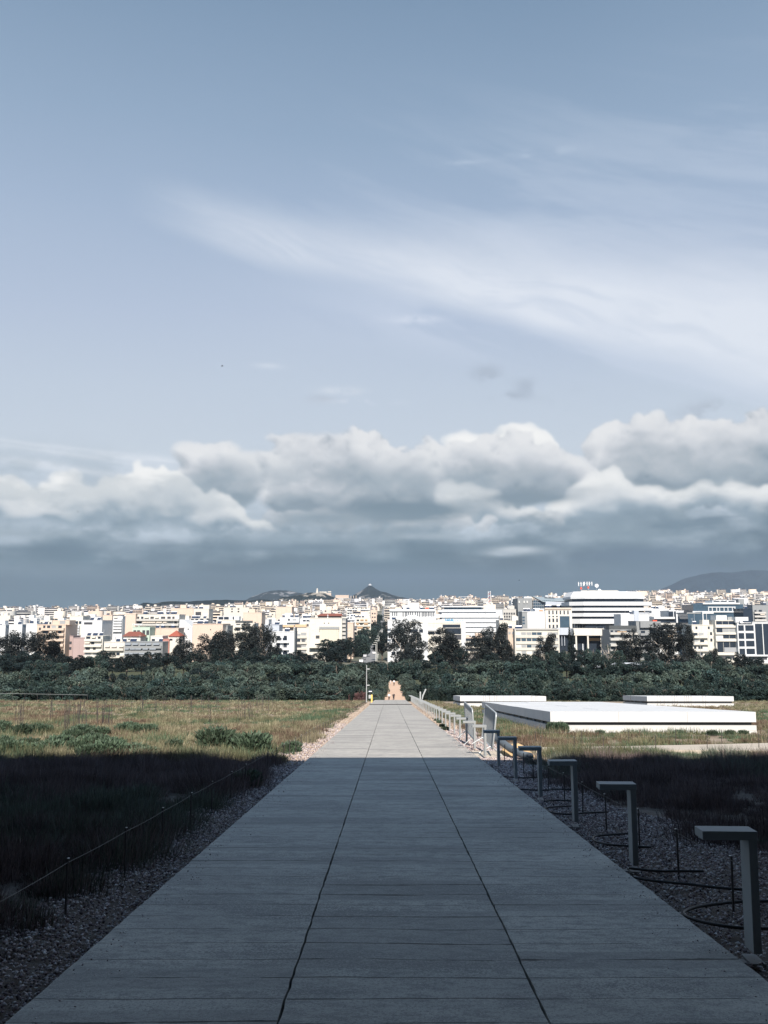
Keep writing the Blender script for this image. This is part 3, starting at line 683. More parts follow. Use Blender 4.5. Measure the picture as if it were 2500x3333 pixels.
far_ = [on_slope(x, y) for x, y in ((1742, 2424), (1893, 2423), (2046, 2421), (2200, 2419), (2349, 2417), (2500, 2415), (2650, 2411))]
rope_fence('rope_fence', near, 'short rod and rope fence on the near side of the pale side path', h=.40)
rope_fence('rope_fence', far_, 'short rod and rope fence on the far side of the pale side path', h=.40)
# hoses on the gravel
HOSES = [
 ([(2560, 2914), (2470, 2915), (2400, 2917), (2320, 2925), (2260, 2935), (2228, 2948), (2232, 2962), (2270, 2976), (2330, 2989), (2400, 2998), (2470, 3001), (2560, 3000)], 'thick black hose looping out of the gravel beside the nearest path light'),
 ([(2028, 2822), (2050, 2836), (2086, 2844), (2134, 2851), (2206, 2858), (2245, 2861), (2300, 2868), (2375, 2875), (2470, 2880)], 'black hose lying across the gravel at the foot of the second path light'),
 ([(2047, 2810), (2110, 2817), (2163, 2820), (2206, 2819), (2290, 2820)], 'thin black hose behind the second path light'),
 ([(2057, 2699), (1989, 2704), (1941, 2708), (1930, 2716), (1941, 2726), (1980, 2735), (2047, 2740), (2120, 2744)], 'black hose looping round between the second and third path lights'),
 ([(1859, 2613), (1796, 2617), (1772, 2622), (1796, 2634), (1845, 2639), (1907, 2635), (1980, 2632)], 'black hose looping round in front of the third path light'),
 ([(1690, 2561), (1771, 2563), (1811, 2560), (1860, 2562)], 'black hose lying behind the fourth path light'),
 ([(1771, 2598), (1811, 2595), (1858, 2597)], 'short black hose lying beside the fourth path light'),
 ([(1640, 2520), (1700, 2524), (1760, 2522)], 'black hose lying between the fifth and sixth path lights')]
for P_, lb in HOSES:
    q = [on_slope(*p) for p in P_]
    sp = []
    for i in range(len(q)-1):
        a, b_, c_, d_ = q[max(i-1, 0)], q[i], q[i+1], q[min(i+2, len(q)-1)]
        for k in range(5):
            u = k/5; h = lambda j: .5*((2*b_[j])+(-a[j]+c_[j])*u+(2*a[j]-5*b_[j]+4*c_[j]-d_[j])*u*u+(-a[j]+3*b_[j]-3*c_[j]+d_[j])*u**3)
            sp.append((h(0), h(1), G(h(1))-.045))
    sp.append((q[-1][0], q[-1][1], G(q[-1][1])-.045))
    o = MB().tube(sp, .0125, 8).build('irrigation_hose', black, smooth=True); tag(o, lb, 'hose', 'black hoses on the gravel')
# white roof boxes: low plinth, dark louvred slot, thick white lid of panels
lid = mat('white lid panel', (.56, .585, .60), rough=.6, var=.10, scale=.7, streak=.10); pl = mat('white plinth', (.52, .54, .54), rough=.8, var=.08, scale=.6)
def roof_box(x0, x1, y0, y1, zb, h_pl, h_gap, h_lid, label, nx, ny):
    t = empty('roof_box', ((x0+x1)/2, y0, zb), label, 'roof box', 'white boxes in the grass'); cx, cy = (x0+x1)/2, y0
    X0, X1, Y0, Y1 = x0-cx, x1-cx, 0, y1-cy
    sl = SL if y0 < 116 else 0
    def tilt(mb):
        mb.v = [(x, y, z-sl*y) for x, y, z in mb.v]; return mb
    tilt(MB().box(X0, X1, Y0, Y1, -.3, h_pl)).build('plinth', pl, t)
    tilt(MB().box(X0+.14, X1-.14, Y0+.14, Y1-.14, h_pl-.01, h_pl+h_gap+.01)).build('louvre_slot', mat('slot dark', (.035, .04, .045), rough=.5), t)
    mb = MB()
    for k in range(1, int((Y1-Y0)/2.2)): mb.box(X0+.09, X0+.139, k*2.2, k*2.2+.5, h_pl+.002, h_pl+h_gap-.002); mb.box(X1-.139, X1-.09, k*2.2, k*2.2+.5, h_pl+.002, h_pl+h_gap-.002)
    tilt(mb).build('support_blocks', mat('slot grey', (.16, .18, .19)), t)
    z0 = h_pl+h_gap; mb = MB()      # panels meet with narrow joints
    for i in range(nx):
        for j in range(ny):
            g_ = .004
            mb.box(X0+(X1-X0)*i/nx+g_*(i > 0), X0+(X1-X0)*(i+1)/nx-g_*(i < nx-1), Y0+(Y1-Y0)*j/ny+g_*(j > 0), Y0+(Y1-Y0)*(j+1)/ny-g_*(j < ny-1), z0, z0+h_lid+rnd.uniform(-.006, .006))
    tilt(mb).build('lid', lid, t)
    return t
roof_box(6.62, 15.05, 34.9, 60.5, -H0-SL*34.9-.02, .22, .13, .41, 'large low white roof box with panelled lid in the grass right of the path', 3, 8)
def box_far(pa, pb, d, depth, label, nx):
    x0 = at(pa, 2290, d)[0]; x1 = at(pb, 2290, d)[0]
    roof_box(x0, x1, d, d+depth, at(1500, 2291, d)[2]-.1, .16, .20, .48, label, nx, 2)
box_far(1498, 1778, 84, 9, 'small low white roof box behind the large one, nearest the path', 3)
box_far(2107, 2389, 84, 8.7, 'long low white roof box at the far right below the trees', 4)
# crowd barriers
def barrier(loc, rz, lean, label):
    t = empty('crowd_barrier', loc, label, 'barrier', 'galvanised crowd barriers', rz); t.rotation_euler = (lean, 0, rz)
    Lb = 2.3; z0, z1 = .18, 1.10; r = .12; P = []
    for cx, cz, a0 in ((Lb-r, z1-r, 0), (r, z1-r, 90), (r, z0+r, 180), (Lb-r, z0+r, 270)):
        for k in range(5):
            a = R(a0+k*22.5); P.append((cx+r*math.cos(a), 0, cz+r*math.sin(a)))
    P.append(P[0]); P.append(P[1]); MB().tube(P, .021, 8).build('frame', galv, t, smooth=True)
    f0 = None
    for k in range(20):
        x = .10+k*(Lb-.2)/19
        if f0 is None: f0 = MB().tube([(0, 0, z0), (0, 0, z1)], .0085, 6).build('bar', galv, t); o = f0
        else: o = copy_tree(f0, t)
        o.location = (x, 0, 0)
    for x in (.32, Lb-.32):
        MB().tube([(x, -.30, .0), (x, -.04, z0+.02), (x, .04, z0+.02), (x, .30, .0)], .016, 7).build('foot', galv, t)
barrier((2.60, 25.9, G(25.9)-.03), R(91.0), R(-3), 'galvanised crowd barrier standing along the path edge, farther of the two')
barrier((2.66, 22.1, G(22.1)-.04), R(90.5), R(7), 'galvanised crowd barrier leaning to the right beside a black pipe, nearer of the two')
# black drain pipe and heap of sand behind the barriers
q = [(2.86, 23.6, .42), (2.98, 23.0, .33), (3.16, 22.3, .17), (3.38, 21.6, .06), (3.50, 21.2, .05)]
mb = MB().tube([(x, y, G(y)+h-.02) for x, y, h in q], .095, 14); tag(mb.build('drain_pipe', mat('grey plastic pipe', (.10, .125, .15), rough=.5), smooth=True), 'fat dark blue grey pipe sloping down to the gravel behind the barriers', 'pipe')
v = []; f = []; n = 18
for j in range(7):
    for i in range(n):
        a = 2*math.pi*i/n; r_ = (j/6)*.62*(1+.15*math.sin(3*a)); v.append((3.45+r_*math.cos(a)*.8, 23.1+r_*math.sin(a)*1.3, G(23.1)-.13+.36*(1-(j/6)**1.6)+rnd.uniform(-.01, .01)))
for j in range(6):
    for i in range(n): f.append((j*n+i, (j+1)*n+i, (j+1)*n+(i+1) % n, j*n+(i+1) % n))
mb = MB(); mb.v = v; mb.f = f; mb.mi = [0]*len(f); tag(mb.build('sand_heap', mat('yellow sand', (.62, .44, .24), rough=.95, bump=.01), smooth=True), 'small heap of yellow sand behind the fat pipe', 'sand heap')
# low concrete sill where the barriers stand
tag(MB().box(2.25, 3.0, 21.2, 23.3, G(22.2)-.16, G(22.2)-.07).build('path_apron', sm), kind='structure')
# thin stakes in the left field
def stake(h, r=.010):
    t = empty('garden_stake', (0, 0, 0), 'x', 'stake')
    return t
st0 = [MB().tube([(0, 0, -.1), (rnd.uniform(-.05, .05), 0, .6), (rnd.uniform(-.09, .09), 0, hh)], .0115, 5).build('garden_stake', rod) for hh in (1.0, 1.15, 1.3)]
used = set()
for (c0, c1, cb, n_) in ((85, 125, 290, 6), (268, 285, 235, 4), (345, 382, 290, 6), (385, 440, 262, 9), (440, 478, 270, 3), (520, 560, 265, 7), (560, 612, 278, 5), (640, 720, 190, 7), (760, 800, 215, 5), (835, 850, 215, 3), (880, 1000, 188, 9), (1020, 1045, 210, 4), (1130, 1140, 250, 2), (1080, 1240, 182, 12), (1280, 1362, 228, 11), (1380, 1480, 178, 12), (1447, 1452, 215, 1)):
    for k in range(n_):
        cx = rnd.uniform(c0, c1); cy = cb+rnd.uniform(-14, 8)
        x, y = on_slope(cx*.6028, 2200+cy*.6028)
        j = rnd.randrange(3); o = st0[j] if j not in used else st0[j].copy()
        if j in used: col.objects.link(o)
        used.add(j); y = min(y, 108); o.location = (x, y, G(y)-.1); o.rotation_euler = (rnd.uniform(-.05, .05), rnd.uniform(-.09, .09), rnd.uniform(0, 6))
        zone = 'at the far left' if cx < 300 else ('left of its middle' if cx < 640 else ('in its middle' if cx < 1060 else 'near the dark trees by the path'))
        tag(o, f'thin dark stake standing in the dry left field, {zone}', 'stake', 'thin dark stakes '+zone+' of the dry field')
for px_ in (1574, 1580, 1586, 1591, 1597, 1610, 1616, 1622, 1640, 1660, 1732, 1736, 1742, 1748, 2050, 2140, 2150, 2162, 2188, 2196, 2206, 2229, 2236, 2243, 2250, 2288, 2296):
    o = st0[0].copy(); col.objects.link(o); x, y = on_slope(px_, 2296); y = 82.5; x = at(px_, 2290, y)[0]
    o.location = (x, y, G(y)); o.rotation_euler = (0, rnd.uniform(-.12, .12), rnd.uniform(0, 6)); z_ = 'small' if px_ < 1900 else 'long far'
    tag(o, f'thin dark stake in front of the {z_} white roof box', 'stake', f'thin stakes before the {z_} white box')
# tall slim pole, yellow post and tilted bar at the far end
def tall_pole(x, y, h, label, name='lamp_pole', cat='pole', fix=(.88, .45)):
    t = empty(name, (x, y, G(y, x)-.05), label, cat)
    MB().tube([(0, 0, -.3), (0, 0, h)], [.07, .045], 8).build('pole', mat('grey pole', (.36, .38, .39), rough=.5), t)
    for k in fix: MB().box(.03, .36, -.08, .08, h*k, h*k+.12).build('fixture', mat('grey pole'), t)
    return t
x, y, z = at(1193, 2290, 101); tall_pole(x, y, at(1193, 2163, 101)[2]-G(101), 'tall slim grey pole at the far end of the path, on its left')
x = at(1209, 2290, 98)[0]; t = empty('marker_post', (x, 98, G(98)-.05), 'yellow post with a grey box and dark sign at the far left path end', 'post')
MB().box(-.05, .13, -.08, .08, -.1, .98).build('post', mat('yellow paint', (.72, .52, .16), rough=.5), t, bevel=.01)
MB().box(-.32, -.055, -.1, .1, .55, .95).build('device_box', mat('grey pole'), t, bevel=.01)
MB().box(-.36, .10, -.05, .05, 1.25, 1.52).build('sign_board', mat('sign dark'), t)
MB().box(-.30, .04, -.062, -.052, 1.31, 1.40).build('sign_stripe', mat('sign white'), t)
MB().box(-.24, -.20, -.02, .02, .95, 1.25).build('sign_leg', rod, t)
x = at(1368, 2290, 92)[0]; t = empty('signpost', (x, 92, G(92)-.05), 'grey board and slanting bar standing at the far end of the light row', 'signpost')
MB().box(-.06, .08, -.04, .04, -.1, 1.35).build('board', galv, t)
mb = MB(); mb.v = [(.16, -.03, .55), (.22, -.03, .95), (.56, -.03, 1.68), (.68, -.03, 1.58), (.36, -.03, .93), (.26, -.03, .55)]; mb.v += [(a, .03, c_) for a, b_, c_ in mb.v]
mb.f = [tuple(range(6)), tuple(reversed(range(6, 12)))]+[(i, 6+i, 6+(i+1) % 6, (i+1) % 6) for i in range(6)]; mb.mi = [0]*8; mb.build('slanting_bar', galv, t)
MB().box(.17, .22, -.02, .02, -.1, .56).build('leg', galv, t)
# pale rail at the far left below the trees
xa, _, za = at(-40, 2256, 108); xb, _, zb = at(285, 2262, 108)
t = empty('railing', (xa, 108, za-1), 'long pale handrail at the far left in front of the dark trees', 'railing')
MB().tube([(0, 0, 1), (xb-xa, 0, zb-za+1)], .022, 6).build('handrail', mat('dull rail', (.18, .20, .21)), t)
p0 = None
for k in range(9):
    if p0 is None: p0 = MB().tube([(0, 0, -1.3), (0, 0, 0)], .02, 6).build('post', rod, t); o = p0
    else: o = copy_tree(p0, t)
    o.location = ((xb-xa)*k/8, 0, 1+(zb-za)*k/8)
# shade-casting building out of view, kept close and dark to deepen the near shade
EY = -4.0; ez = -H0-SL*21.2+math.tan(SUN_EL)/math.cos(SUN_AZ)*(21.2-EY-10)
t = empty('library_building', (0, EY, -H0), 'broad grey building behind the viewer whose shade covers the near path', 'building', None, .03)
MB().box(-75, 75, -30, 0, -2, ez+H0-.8).build('wall', mat('dark cladding', (.06, .07, .08), rough=.5), t)
MB().box(-76, 76, -31, 0.0, ez+H0-.797, ez+H0).build('roof', mat('pale concrete'), t)
MB().box(-60, 60, 0.004, 10.0, ez+H0-.50, ez+H0).build('canopy', mat('dark cladding'), t)  # unseen canopy, added to hold sky light off the near path
w0 = None
for k in range(24):
    if w0 is None: w0 = MB().box(-2.4, 2.4, .003, .05, 0, ez+H0-3.5).build('window', mat('blue glass'), t); o = w0
    else: o = w0.copy(); col.objects.link(o)
    o.location = (-69+k*6, 0, 1.2)
# ------------------------------------------------------------------ trees
def leaves(blobs, n, size, seed, up=.25, droop=0.0, shell=.72):
    g = np.random.default_rng(seed); B = np.array(blobs, float); w = B[:, 3]**2; w /= w.sum()
    k = g.choice(len(B), n, p=w); c = B[k, :3]; r = B[k, 3]
    d = g.normal(0, 1, (n, 3)); d[:, 2] += up; d /= np.linalg.norm(d, axis=1)[:, None]
    rad = r*(shell+(1-shell)*g.random(n)**.6)*(1+.18*g.normal(0, 1, n)*.6)
    P = c+d*rad[:, None]*np.array([1, 1, .85]); P[:, 2] -= droop*g.random(n)*r
    s = size*g.uniform(.5, 1.3, n)[:, None]
    a = g.normal(0, 1, (n, 3)); a /= np.linalg.norm(a, axis=1)[:, None]; b = np.cross(a, g.normal(0, 1, (n, 3))); b /= np.linalg.norm(b, axis=1)[:, None]
    V = np.stack([P-a*s, P-b*s*.55, P+a*s, P+b*s*.55], 1).reshape(-1, 3)
    Fc = np.arange(4*n).reshape(-1, 4)
    bt = g.uniform(.60, 1.35, len(B))[k]*g.uniform(.85, 1.15, n)
    hue = g.uniform(-.08, .08, len(B))[k]
    C_ = np.stack([bt*(1+hue), bt, bt*(1-hue)], -1)
    return V, Fc, np.repeat(C_, 4, 0)
LEAF = {'olive': leaf_mat('olive leaves', (.056, .083, .070)), 'pine': leaf_mat('pine needles', (.010, .020, .020)), 'euc': leaf_mat('eucalyptus leaves', (.017, .023, .024)),
        'cypress': leaf_mat('cypress leaves', (.010, .020, .020)), 'shrub': leaf_mat('shrub leaves', (.060, .095, .062)), 'red': leaf_mat('reddish leaves', (.10, .055, .055)), 'mid': leaf_mat('dull green leaves', (.023, .042, .037))}
def tree_type(kind, seed):
    """returns (crown mesh, trunk mesh, height, width) at real size, root at the origin"""
    r = random.Random(seed); bl = []; tr = MB()
    if kind in ('olive', 'mid', 'red'):
        H, W = 6.0, 7.0
        for i in range(30):
            a = r.uniform(0, 6.28); q = r.uniform(0, 1)**.6*2.6; z = r.uniform(.6, 4.9)*(1-.08*q)
            bl.append((math.cos(a)*q, math.sin(a)*q, z, r.uniform(.55, 1.15)))
        n, s, up, dr = 5200, .20, .3, 0
        tips = [(r.uniform(-1.6, 1.6), r.uniform(-1.6, 1.6), r.uniform(3, 4.6)) for _ in range(6)]; th = .16; fork = 1.1
    elif kind == 'pine':
        H, W = 9.0, 8.0
        for i in range(30):
            a = r.uniform(0, 6.28); q = r.uniform(0, 1)**.55*3.3; z = 8.1-.16*q*q-r.uniform(0, 4.2)
            bl.append((math.cos(a)*q, math.sin(a)*q, z, r.uniform(.6, 1.25)))
        n, s, up, dr = 5600, .21, .4, 0
        tips = [(r.uniform(-2.4, 2.4), r.uniform(-2.4, 2.4), r.uniform(5, 7.6)) for _ in range(7)]; th = .22; fork = 3.0
    elif kind == 'euc':
        H, W = 16.0, 12.0; tips = []
        for i in range(12):
            a = r.uniform(0, 6.28); q = r.uniform(.8, 4.6); z = r.uniform(4.5, 14.8)-q*.35; tips.append((math.cos(a)*q, math.sin(a)*q*.7, z))
            for j in range(6):
                bl.append((tips[-1][0]+r.gauss(0, 1.2), tips[-1][1]+r.gauss(0, .9), max(2.2, z+r.uniform(-3.6, 1.2)), r.uniform(.7, 1.6)))
        n, s, up, dr = 13500, .24, .15, .8; th = .36; fork = 3.4
    elif kind == 'cypress':
        H, W = 12.0, 2.2
        for i in range(34):
            z = .8+10.6*i/33; q = .75*math.sin(min(1, (12-z)/7)*1.57)*.75
            a = r.uniform(0, 6.28); bl.append((math.cos(a)*q*.5, math.sin(a)*q*.5, z, .25+q*.7))
        n, s, up, dr = 2600, .16, .9, 0; tips = [(0, 0, 10.5)]; th = .14; fork = 1.0
    elif kind == 'bare':
        H, W = 8.0, 6.0; tips = [(r.uniform(-2.8, 2.8), r.uniform(-1.5, 1.5), r.uniform(4.5, 8)) for _ in range(16)]; th = .2; fork = 1.8
        bl = [(t_[0], t_[1], t_[2]-.4, .5) for t_ in tips[:5]]; n, s, up, dr = 260, .14, .2, .2
    tr.tube([(0, 0, -.5), (r.uniform(-.1, .1), 0, fork*.5), (r.uniform(-.15, .15), 0, fork)], [th*1.25, th, th*.85], 8)
    for tx, ty, tz in tips:
        m_ = (tx*.45+r.uniform(-.2, .2), ty*.45, fork+(tz-fork)*.5)
        tr.tube([(0, 0, fork*.92), m_, (tx, ty, tz)], [th*.6, th*.35, th*.10], 6)
        for _ in range(3 if kind in ('euc', 'bare') else 1):
            e_ = (m_[0]+r.uniform(-1.3, 1.3), m_[1]+r.uniform(-.9, .9), m_[2]+r.uniform(.4, 1.8)); tr.tube([m_, e_], [th*.25, th*.06], 5)
    V, Fc, C_ = leaves(bl, n, s, seed, up, dr)
    zt = float(np.percentile(V[:, 2], 99.7)); xw = float(np.percentile(np.abs(V[:, 0]), 98)*2)
    key = 'olive' if kind == 'bare' else kind
    oc = npobj('crown', V, Fc, LEAF[key], C_); me = oc.data; bpy.data.objects.remove(oc)
    tm = tr.mesh('trunk', MATS['pale bark'] if kind in ('euc', 'bare') else MATS['bark'], True)
    return me, tm, zt, xw
TT = {k: [tree_type(k, 40+i*7+len(k)) for i in range(n)] for k, n in (('olive', 4), ('mid', 3), ('pine', 4), ('euc', 5), ('cypress', 2), ('red', 1), ('bare', 1))}
KN = {'olive': 'olive_tree', 'mid': 'leafy_tree', 'pine': 'pine_tree', 'euc': 'eucalyptus_tree', 'cypress': 'cypress_tree', 'red': 'red_leaved_shrub', 'bare': 'bare_tree'}
def tree(kind, px, ytop, d, wpx=None, label=None, group=None, v=None, x=None, h=None):
    me, tm, zt, xw = TT[kind][rnd.randrange(len(TT[kind])) if v is None else v % len(TT[kind])]
    X, Y, Z = at(px, ytop, d)
    if x is not None: X = x
    g = terrain(X, d)-.1; hh = h if h else max(Z-g, 1.5); sz = hh/zt
    sx = (wpx/F*d)/xw if wpx else sz*rnd.uniform(.9, 1.2)
    o = empty(KN[kind], (X, d, g), label, 'shrub' if kind == 'red' else 'tree', group, rnd.uniform(0, 6.28) if wpx is None or kind != 'euc' else rnd.choice((0, math.pi, .2, -.2)))
    for nm, m_ in (('crown', me), ('trunk', tm)):
        c = bpy.data.objects.new(nm, m_); col.objects.link(c); c.parent = o
    o.scale = (sx, sx, sz)
    return o
LM = [(100, 'left edge'), (260, 'tan balcony block'), (440, 'cream balcony block'), (600, 'long dark balconies'), (760, 'tall peach wall'), (900, 'blue grey house'), (1010, 'white balcony house'), (1125, 'big cream block'), (1300, 'avenue'), (1500, 'white corner block'), (1660, 'long banded building'), (1830, 'cream office block'), (2000, 'canopy podium'), (2250, 'round dark trees'), (2400, 'white balcony block'), (9999, 'white grid facade')]
def landmark(px): return [n for a, n in LM if px < a][0]
# tall hero trees between the belt and the city
for kind, px, yt, d, w, v, lb in (
    ('euc', 30, 2056, 340, 120, 0, 'tall dark eucalyptus at the left edge before the white blocks'),
    ('euc', 128, 2058, 346, 130, 1, 'tall dark eucalyptus covering the foot of the tan balcony block'),
    ('euc', 175, 2090, 350, 70, 2, 'dark eucalyptus leaning right beside the tan balcony block'),
    ('euc', 596, 2070, 345, 78, 3, 'dark round topped tree before the tall plain peach wall'),
    ('euc', 685, 2056, 340, 100, 4, 'broad dark eucalyptus just right of the tall plain peach wall'),
    ('euc', 740, 2058, 338, 80, 0, 'dark eucalyptus second right of the tall peach wall'),
    ('euc', 806, 2030, 342, 100, 2, 'tallest dark tree left of the path, right of the peach wall'),
    ('euc', 858, 2034, 336, 90, 1, 'tall dark tree before the pale blue grey house'),
    ('pine', 972, 2116, 345, 66, 0, 'dark rounded pine below the white house with balconies'),
    ('pine', 1050, 2118, 330, 70, 1, 'dark rounded pine before the big cream block'),
    ('pine', 1098, 2104, 340, 76, 2, 'dark pine at the right foot of the big cream block'),
    ('pine', 895, 2106, 350, 60, 3, 'dark pine between the blue grey house and the white balcony house'),
    ('euc', 1318, 2018, 350, 112, 1, 'tall ragged eucalyptus before the white corner block right of the street'),
    ('euc', 1352, 2062, 340, 84, 3, 'dark drooping eucalyptus beside the tall ragged one right of the street'),
    ('euc', 1448, 2046, 345, 122, 2, 'round dark eucalyptus below the blue rooftop letters'),
    ('euc', 1560, 2052, 340, 112, 0, 'wide dark eucalyptus before the long white banded building'),
    ('euc', 1612, 2030, 345, 76, 4, 'tall open eucalyptus at the right end of the white banded building'),
    ('euc', 1645, 2076, 338, 62, 2, 'dark drooping eucalyptus left of the cream office block'),
    ('euc', 1772, 2064, 345, 68, 4, 'slender open eucalyptus before the cream office block'),
    ('pine', 1815, 2120, 330, 56, 3, 'low dark palm like pine at the right foot of the cream office block'),
    ('cypress', 1853, 2044, 352, 16, 0, 'slim dark cypress before the pale podium canopy'),
    ('cypress', 1866, 2054, 350, 12, 1, 'thinner cypress just right of the slim dark one'),
    ('bare', 1985, 2098, 330, 60, 0, 'bare branching tree below the balcony block with orange blind'),
    ('euc', 2052, 2050, 345, 108, 3, 'round grey green tree before the grey concrete block'),
    ('euc', 2172, 2030, 342, 150, 1, 'largest round dark tree on the right, before the glass buildings'),
    ('euc', 2232, 2046, 350, 66, 0, 'dark tree at the right shoulder of the largest round tree'),
    ('euc', 2312, 2112, 330, 40, 4, 'small loose tree before the white balcony block at right'),
    ('cypress', 2399, 2122, 325, 30, 1, 'small dark conical tree before the white grid building')):
    tree(kind, px, yt, d, w, lb, v=v)
for px, yt in ((1838, 2118), (1880, 2108), (1900, 2126), (1925, 2112), (1950, 2128), (1700, 2126), (1735, 2132), (1795, 2118), (2010, 2118), (2120, 2120), (2290, 2128), (2350, 2136), (2420, 2130), (2460, 2138), (1420, 2120), (1500, 2112), (1600, 2126)):
    tree('mid' if px % 4 else 'pine', px, yt, 322+rnd.uniform(-6, 6), 52, 'small dark tree just before the %s, above the tree belt' % landmark(px), 'small trees before the buildings on the right')
for px, yt in ((20, 2128), (75, 2120), (130, 2126), (200, 2128), (255, 2142), (300, 2136), (345, 2118), (400, 2142), (445, 2128), (500, 2122), (545, 2126), (640, 2122), (720, 2112), (775, 2118), (830, 2108), (880, 2122), (930, 2134), (1005, 2132)):
    tree('pine', px, yt, 318+rnd.uniform(-6, 6), 66, 'dark pine of the ragged row just before the %s' % landmark(px), 'pines before the buildings on the left')
# street trees lining the avenue
for i in range(17):
    d = 395+i*58; tree('mid' if i % 3 else 'pine', 0, 0, d, None, 'dark street tree in the row on the left side of the far avenue', 'trees on the left side of the avenue', x=-10.4-5.2-rnd.uniform(0, 2.5), h=rnd.uniform(9, 13))
    if i < 14: tree('cypress' if i % 2 else 'pine', 0, 0, d+20, None, 'dark street tree in the row on the right side of the far avenue', 'trees on the right side of the avenue', x=-10.4+6.0+rnd.uniform(0, 1.5), h=rnd.uniform(8, 12))
for i in range(9): tree('pine', 0, 0, 372+i*22, None, 'dark tree massed left of the avenue where it leaves the park', 'trees at the foot of the avenue', x=-28+rnd.uniform(-4, 5), h=rnd.uniform(8, 12))
for px, yt in ((1290, 2148), (1304, 2140), (1318, 2150), (1330, 2142), (1275, 2150)):
    tree('cypress', px, yt, 300+rnd.uniform(-6, 6), 20, 'dark cypress in the clump where the earth path ends', 'cypresses at the end of the earth path')
# the belt: three ragged rows each side of the earth path
def belt(d, y0, jit, x0, x1, step, kinds, side_label, grp, wsc=1.0):
    px = x0
    while px < x1:
        dd = d+rnd.uniform(-9, 9); k = rnd.choice(kinds)
        X = at(px, 2200, dd)[0]
        if not (abs(X-1.3) < 5.4 and dd < 268):
            yt = y0(px) if callable(y0) else y0
            tree(k, px, yt+rnd.uniform(-jit, jit), dd, step*rnd.choice((1.0, 1.3, 1.5, 2.0))*rnd.uniform(.95, 1.15)*wsc, f'{ {"olive": "pale olive", "mid": "dull green", "pine": "dark pine"}[k]} tree in the {side_label.split(" of the")[0].split(" crowned")[0]} of the belt, below the {landmark(px)}', f'{k} trees in the {grp}'.replace('mid', 'dull green').replace('euc', 'eucalyptus'))
        px += step*rnd.uniform(.8, 1.2)
belt(165, lambda p: 2212, 12, -60, 1185, 52, ['olive', 'mid', 'mid'], 'front row of the tree belt left of the path', 'front row left')
belt(215, lambda p: 2184+8*math.sin(p*.02), 14, -50, 1212, 52, ['olive', 'mid', 'olive', 'pine'], 'middle row of the tree belt left of the path', 'middle row left')
belt(285, lambda p: 2150+8*math.sin(p*.013), 17, -40, 1235, 48, ['pine', 'pine', 'mid'] , 'back row of the tree belt left of the path', 'back row left')
belt(262, lambda p: 2158, 5, 640, 1235, 52, ['olive', 'olive', 'mid'], 'pale crowned row before the cream block left of the path', 'pale row left')
belt(165, lambda p: 2216, 12, 1372, 2560, 50, ['mid', 'olive', 'mid'], 'front row of the tree belt right of the path', 'front row right')
belt(215, lambda p: 2188, 13, 1345, 2560, 52, ['olive', 'mid', 'olive'], 'middle row of the tree belt right of the path', 'middle row right')
belt(285, lambda p: 2158, 14, 1330, 2560, 48, ['mid', 'olive', 'pine'], 'back row of the tree belt right of the path', 'back row right')
belt(150, lambda p: 2236, 5, 1392, 2560, 44, ['mid', 'mid'], 'low bushy edge of the belt right of the path', 'bushy edge right')
belt(150, lambda p: 2234, 6, -50, 1190, 44, ['mid', 'mid', 'olive'], 'low bushy edge of the belt left of the path', 'bushy edge left')
for px, yt, d in ((1165, 2255, 140), (1180, 2250, 138), (1148, 2258, 142)): tree('red', px, yt, d, 26, 'reddish shrub at the far end of the path beside the slim pole', 'reddish shrubs by the path end')
for dd, sx_ in [(194+i*4, (-1, 1)[(i*7//3) % 2]) for i in range(18)]+[(198+i*5, (1, -1)[(i*5//2) % 2]) for i in range(13)]:
    tree('olive' if dd % 4 else 'mid', 0, 0, dd, None, 'olive bush crowding the %s edge of the earth path' % ('left' if sx_ < 0 else 'right'), 'bushes on the %s of the earth path' % ('left' if sx_ < 0 else 'right'), x=1.3+sx_*(4.15-(dd-196)*.013+rnd.uniform(-.25, .5)), h=rnd.uniform(1.6, 3.6))
for k_ in range(4): tree('mid', 0, 0, 272+k_*2, None, 'dark tree closing the end of the earth path', 'trees closing the earth path', x=-3.5+k_*3.4, h=5.5)
# leafy green shrubs in the near fields
def shrub_type(seed):
    r = random.Random(seed); g = np.random.default_rng(seed); n = 1100
    a = g.uniform(0, 6.283, n); q = np.sqrt(g.random(n))*.30; z = g.uniform(0, .34, n)*(1-q); b = np.stack([np.cos(a)*q, np.sin(a)*q, z], -1)
    d = np.stack([np.cos(a)*.6+g.normal(0, .35, n), np.sin(a)*.6+g.normal(0, .35, n), g.uniform(.5, 1.4, n)], -1); d /= np.linalg.norm(d, axis=1)[:, None]
    L = g.uniform(.05, .13, n)[:, None]; s = np.cross(d, g.normal(0, 1, (n, 3))); s /= np.linalg.norm(s, axis=1)[:, None]; w = L*.16
    V = np.stack([b, b+d*L*.5-s*w, b+d*L, b+d*L*.5+s*w], 1).reshape(-1, 3); C_ = np.repeat(g.uniform(.6, 1.4, (n, 1))*np.array([[1, 1, 1.0]]), 4, 0)
    o = npobj('foliage', V, np.arange(4*n).reshape(-1, 4), LEAF['shrub'], C_); me = o.data; bpy.data.objects.remove(o)
    mb = MB()
    for _ in range(6): mb.tube([(0, 0, -.1), (r.uniform(-.2, .2), r.uniform(-.2, .2), .22)], [.008, .004], 5)
    return me, mb.mesh('stems', MATS['bark'])
SH = [shrub_type(k) for k in (3, 4, 5)]
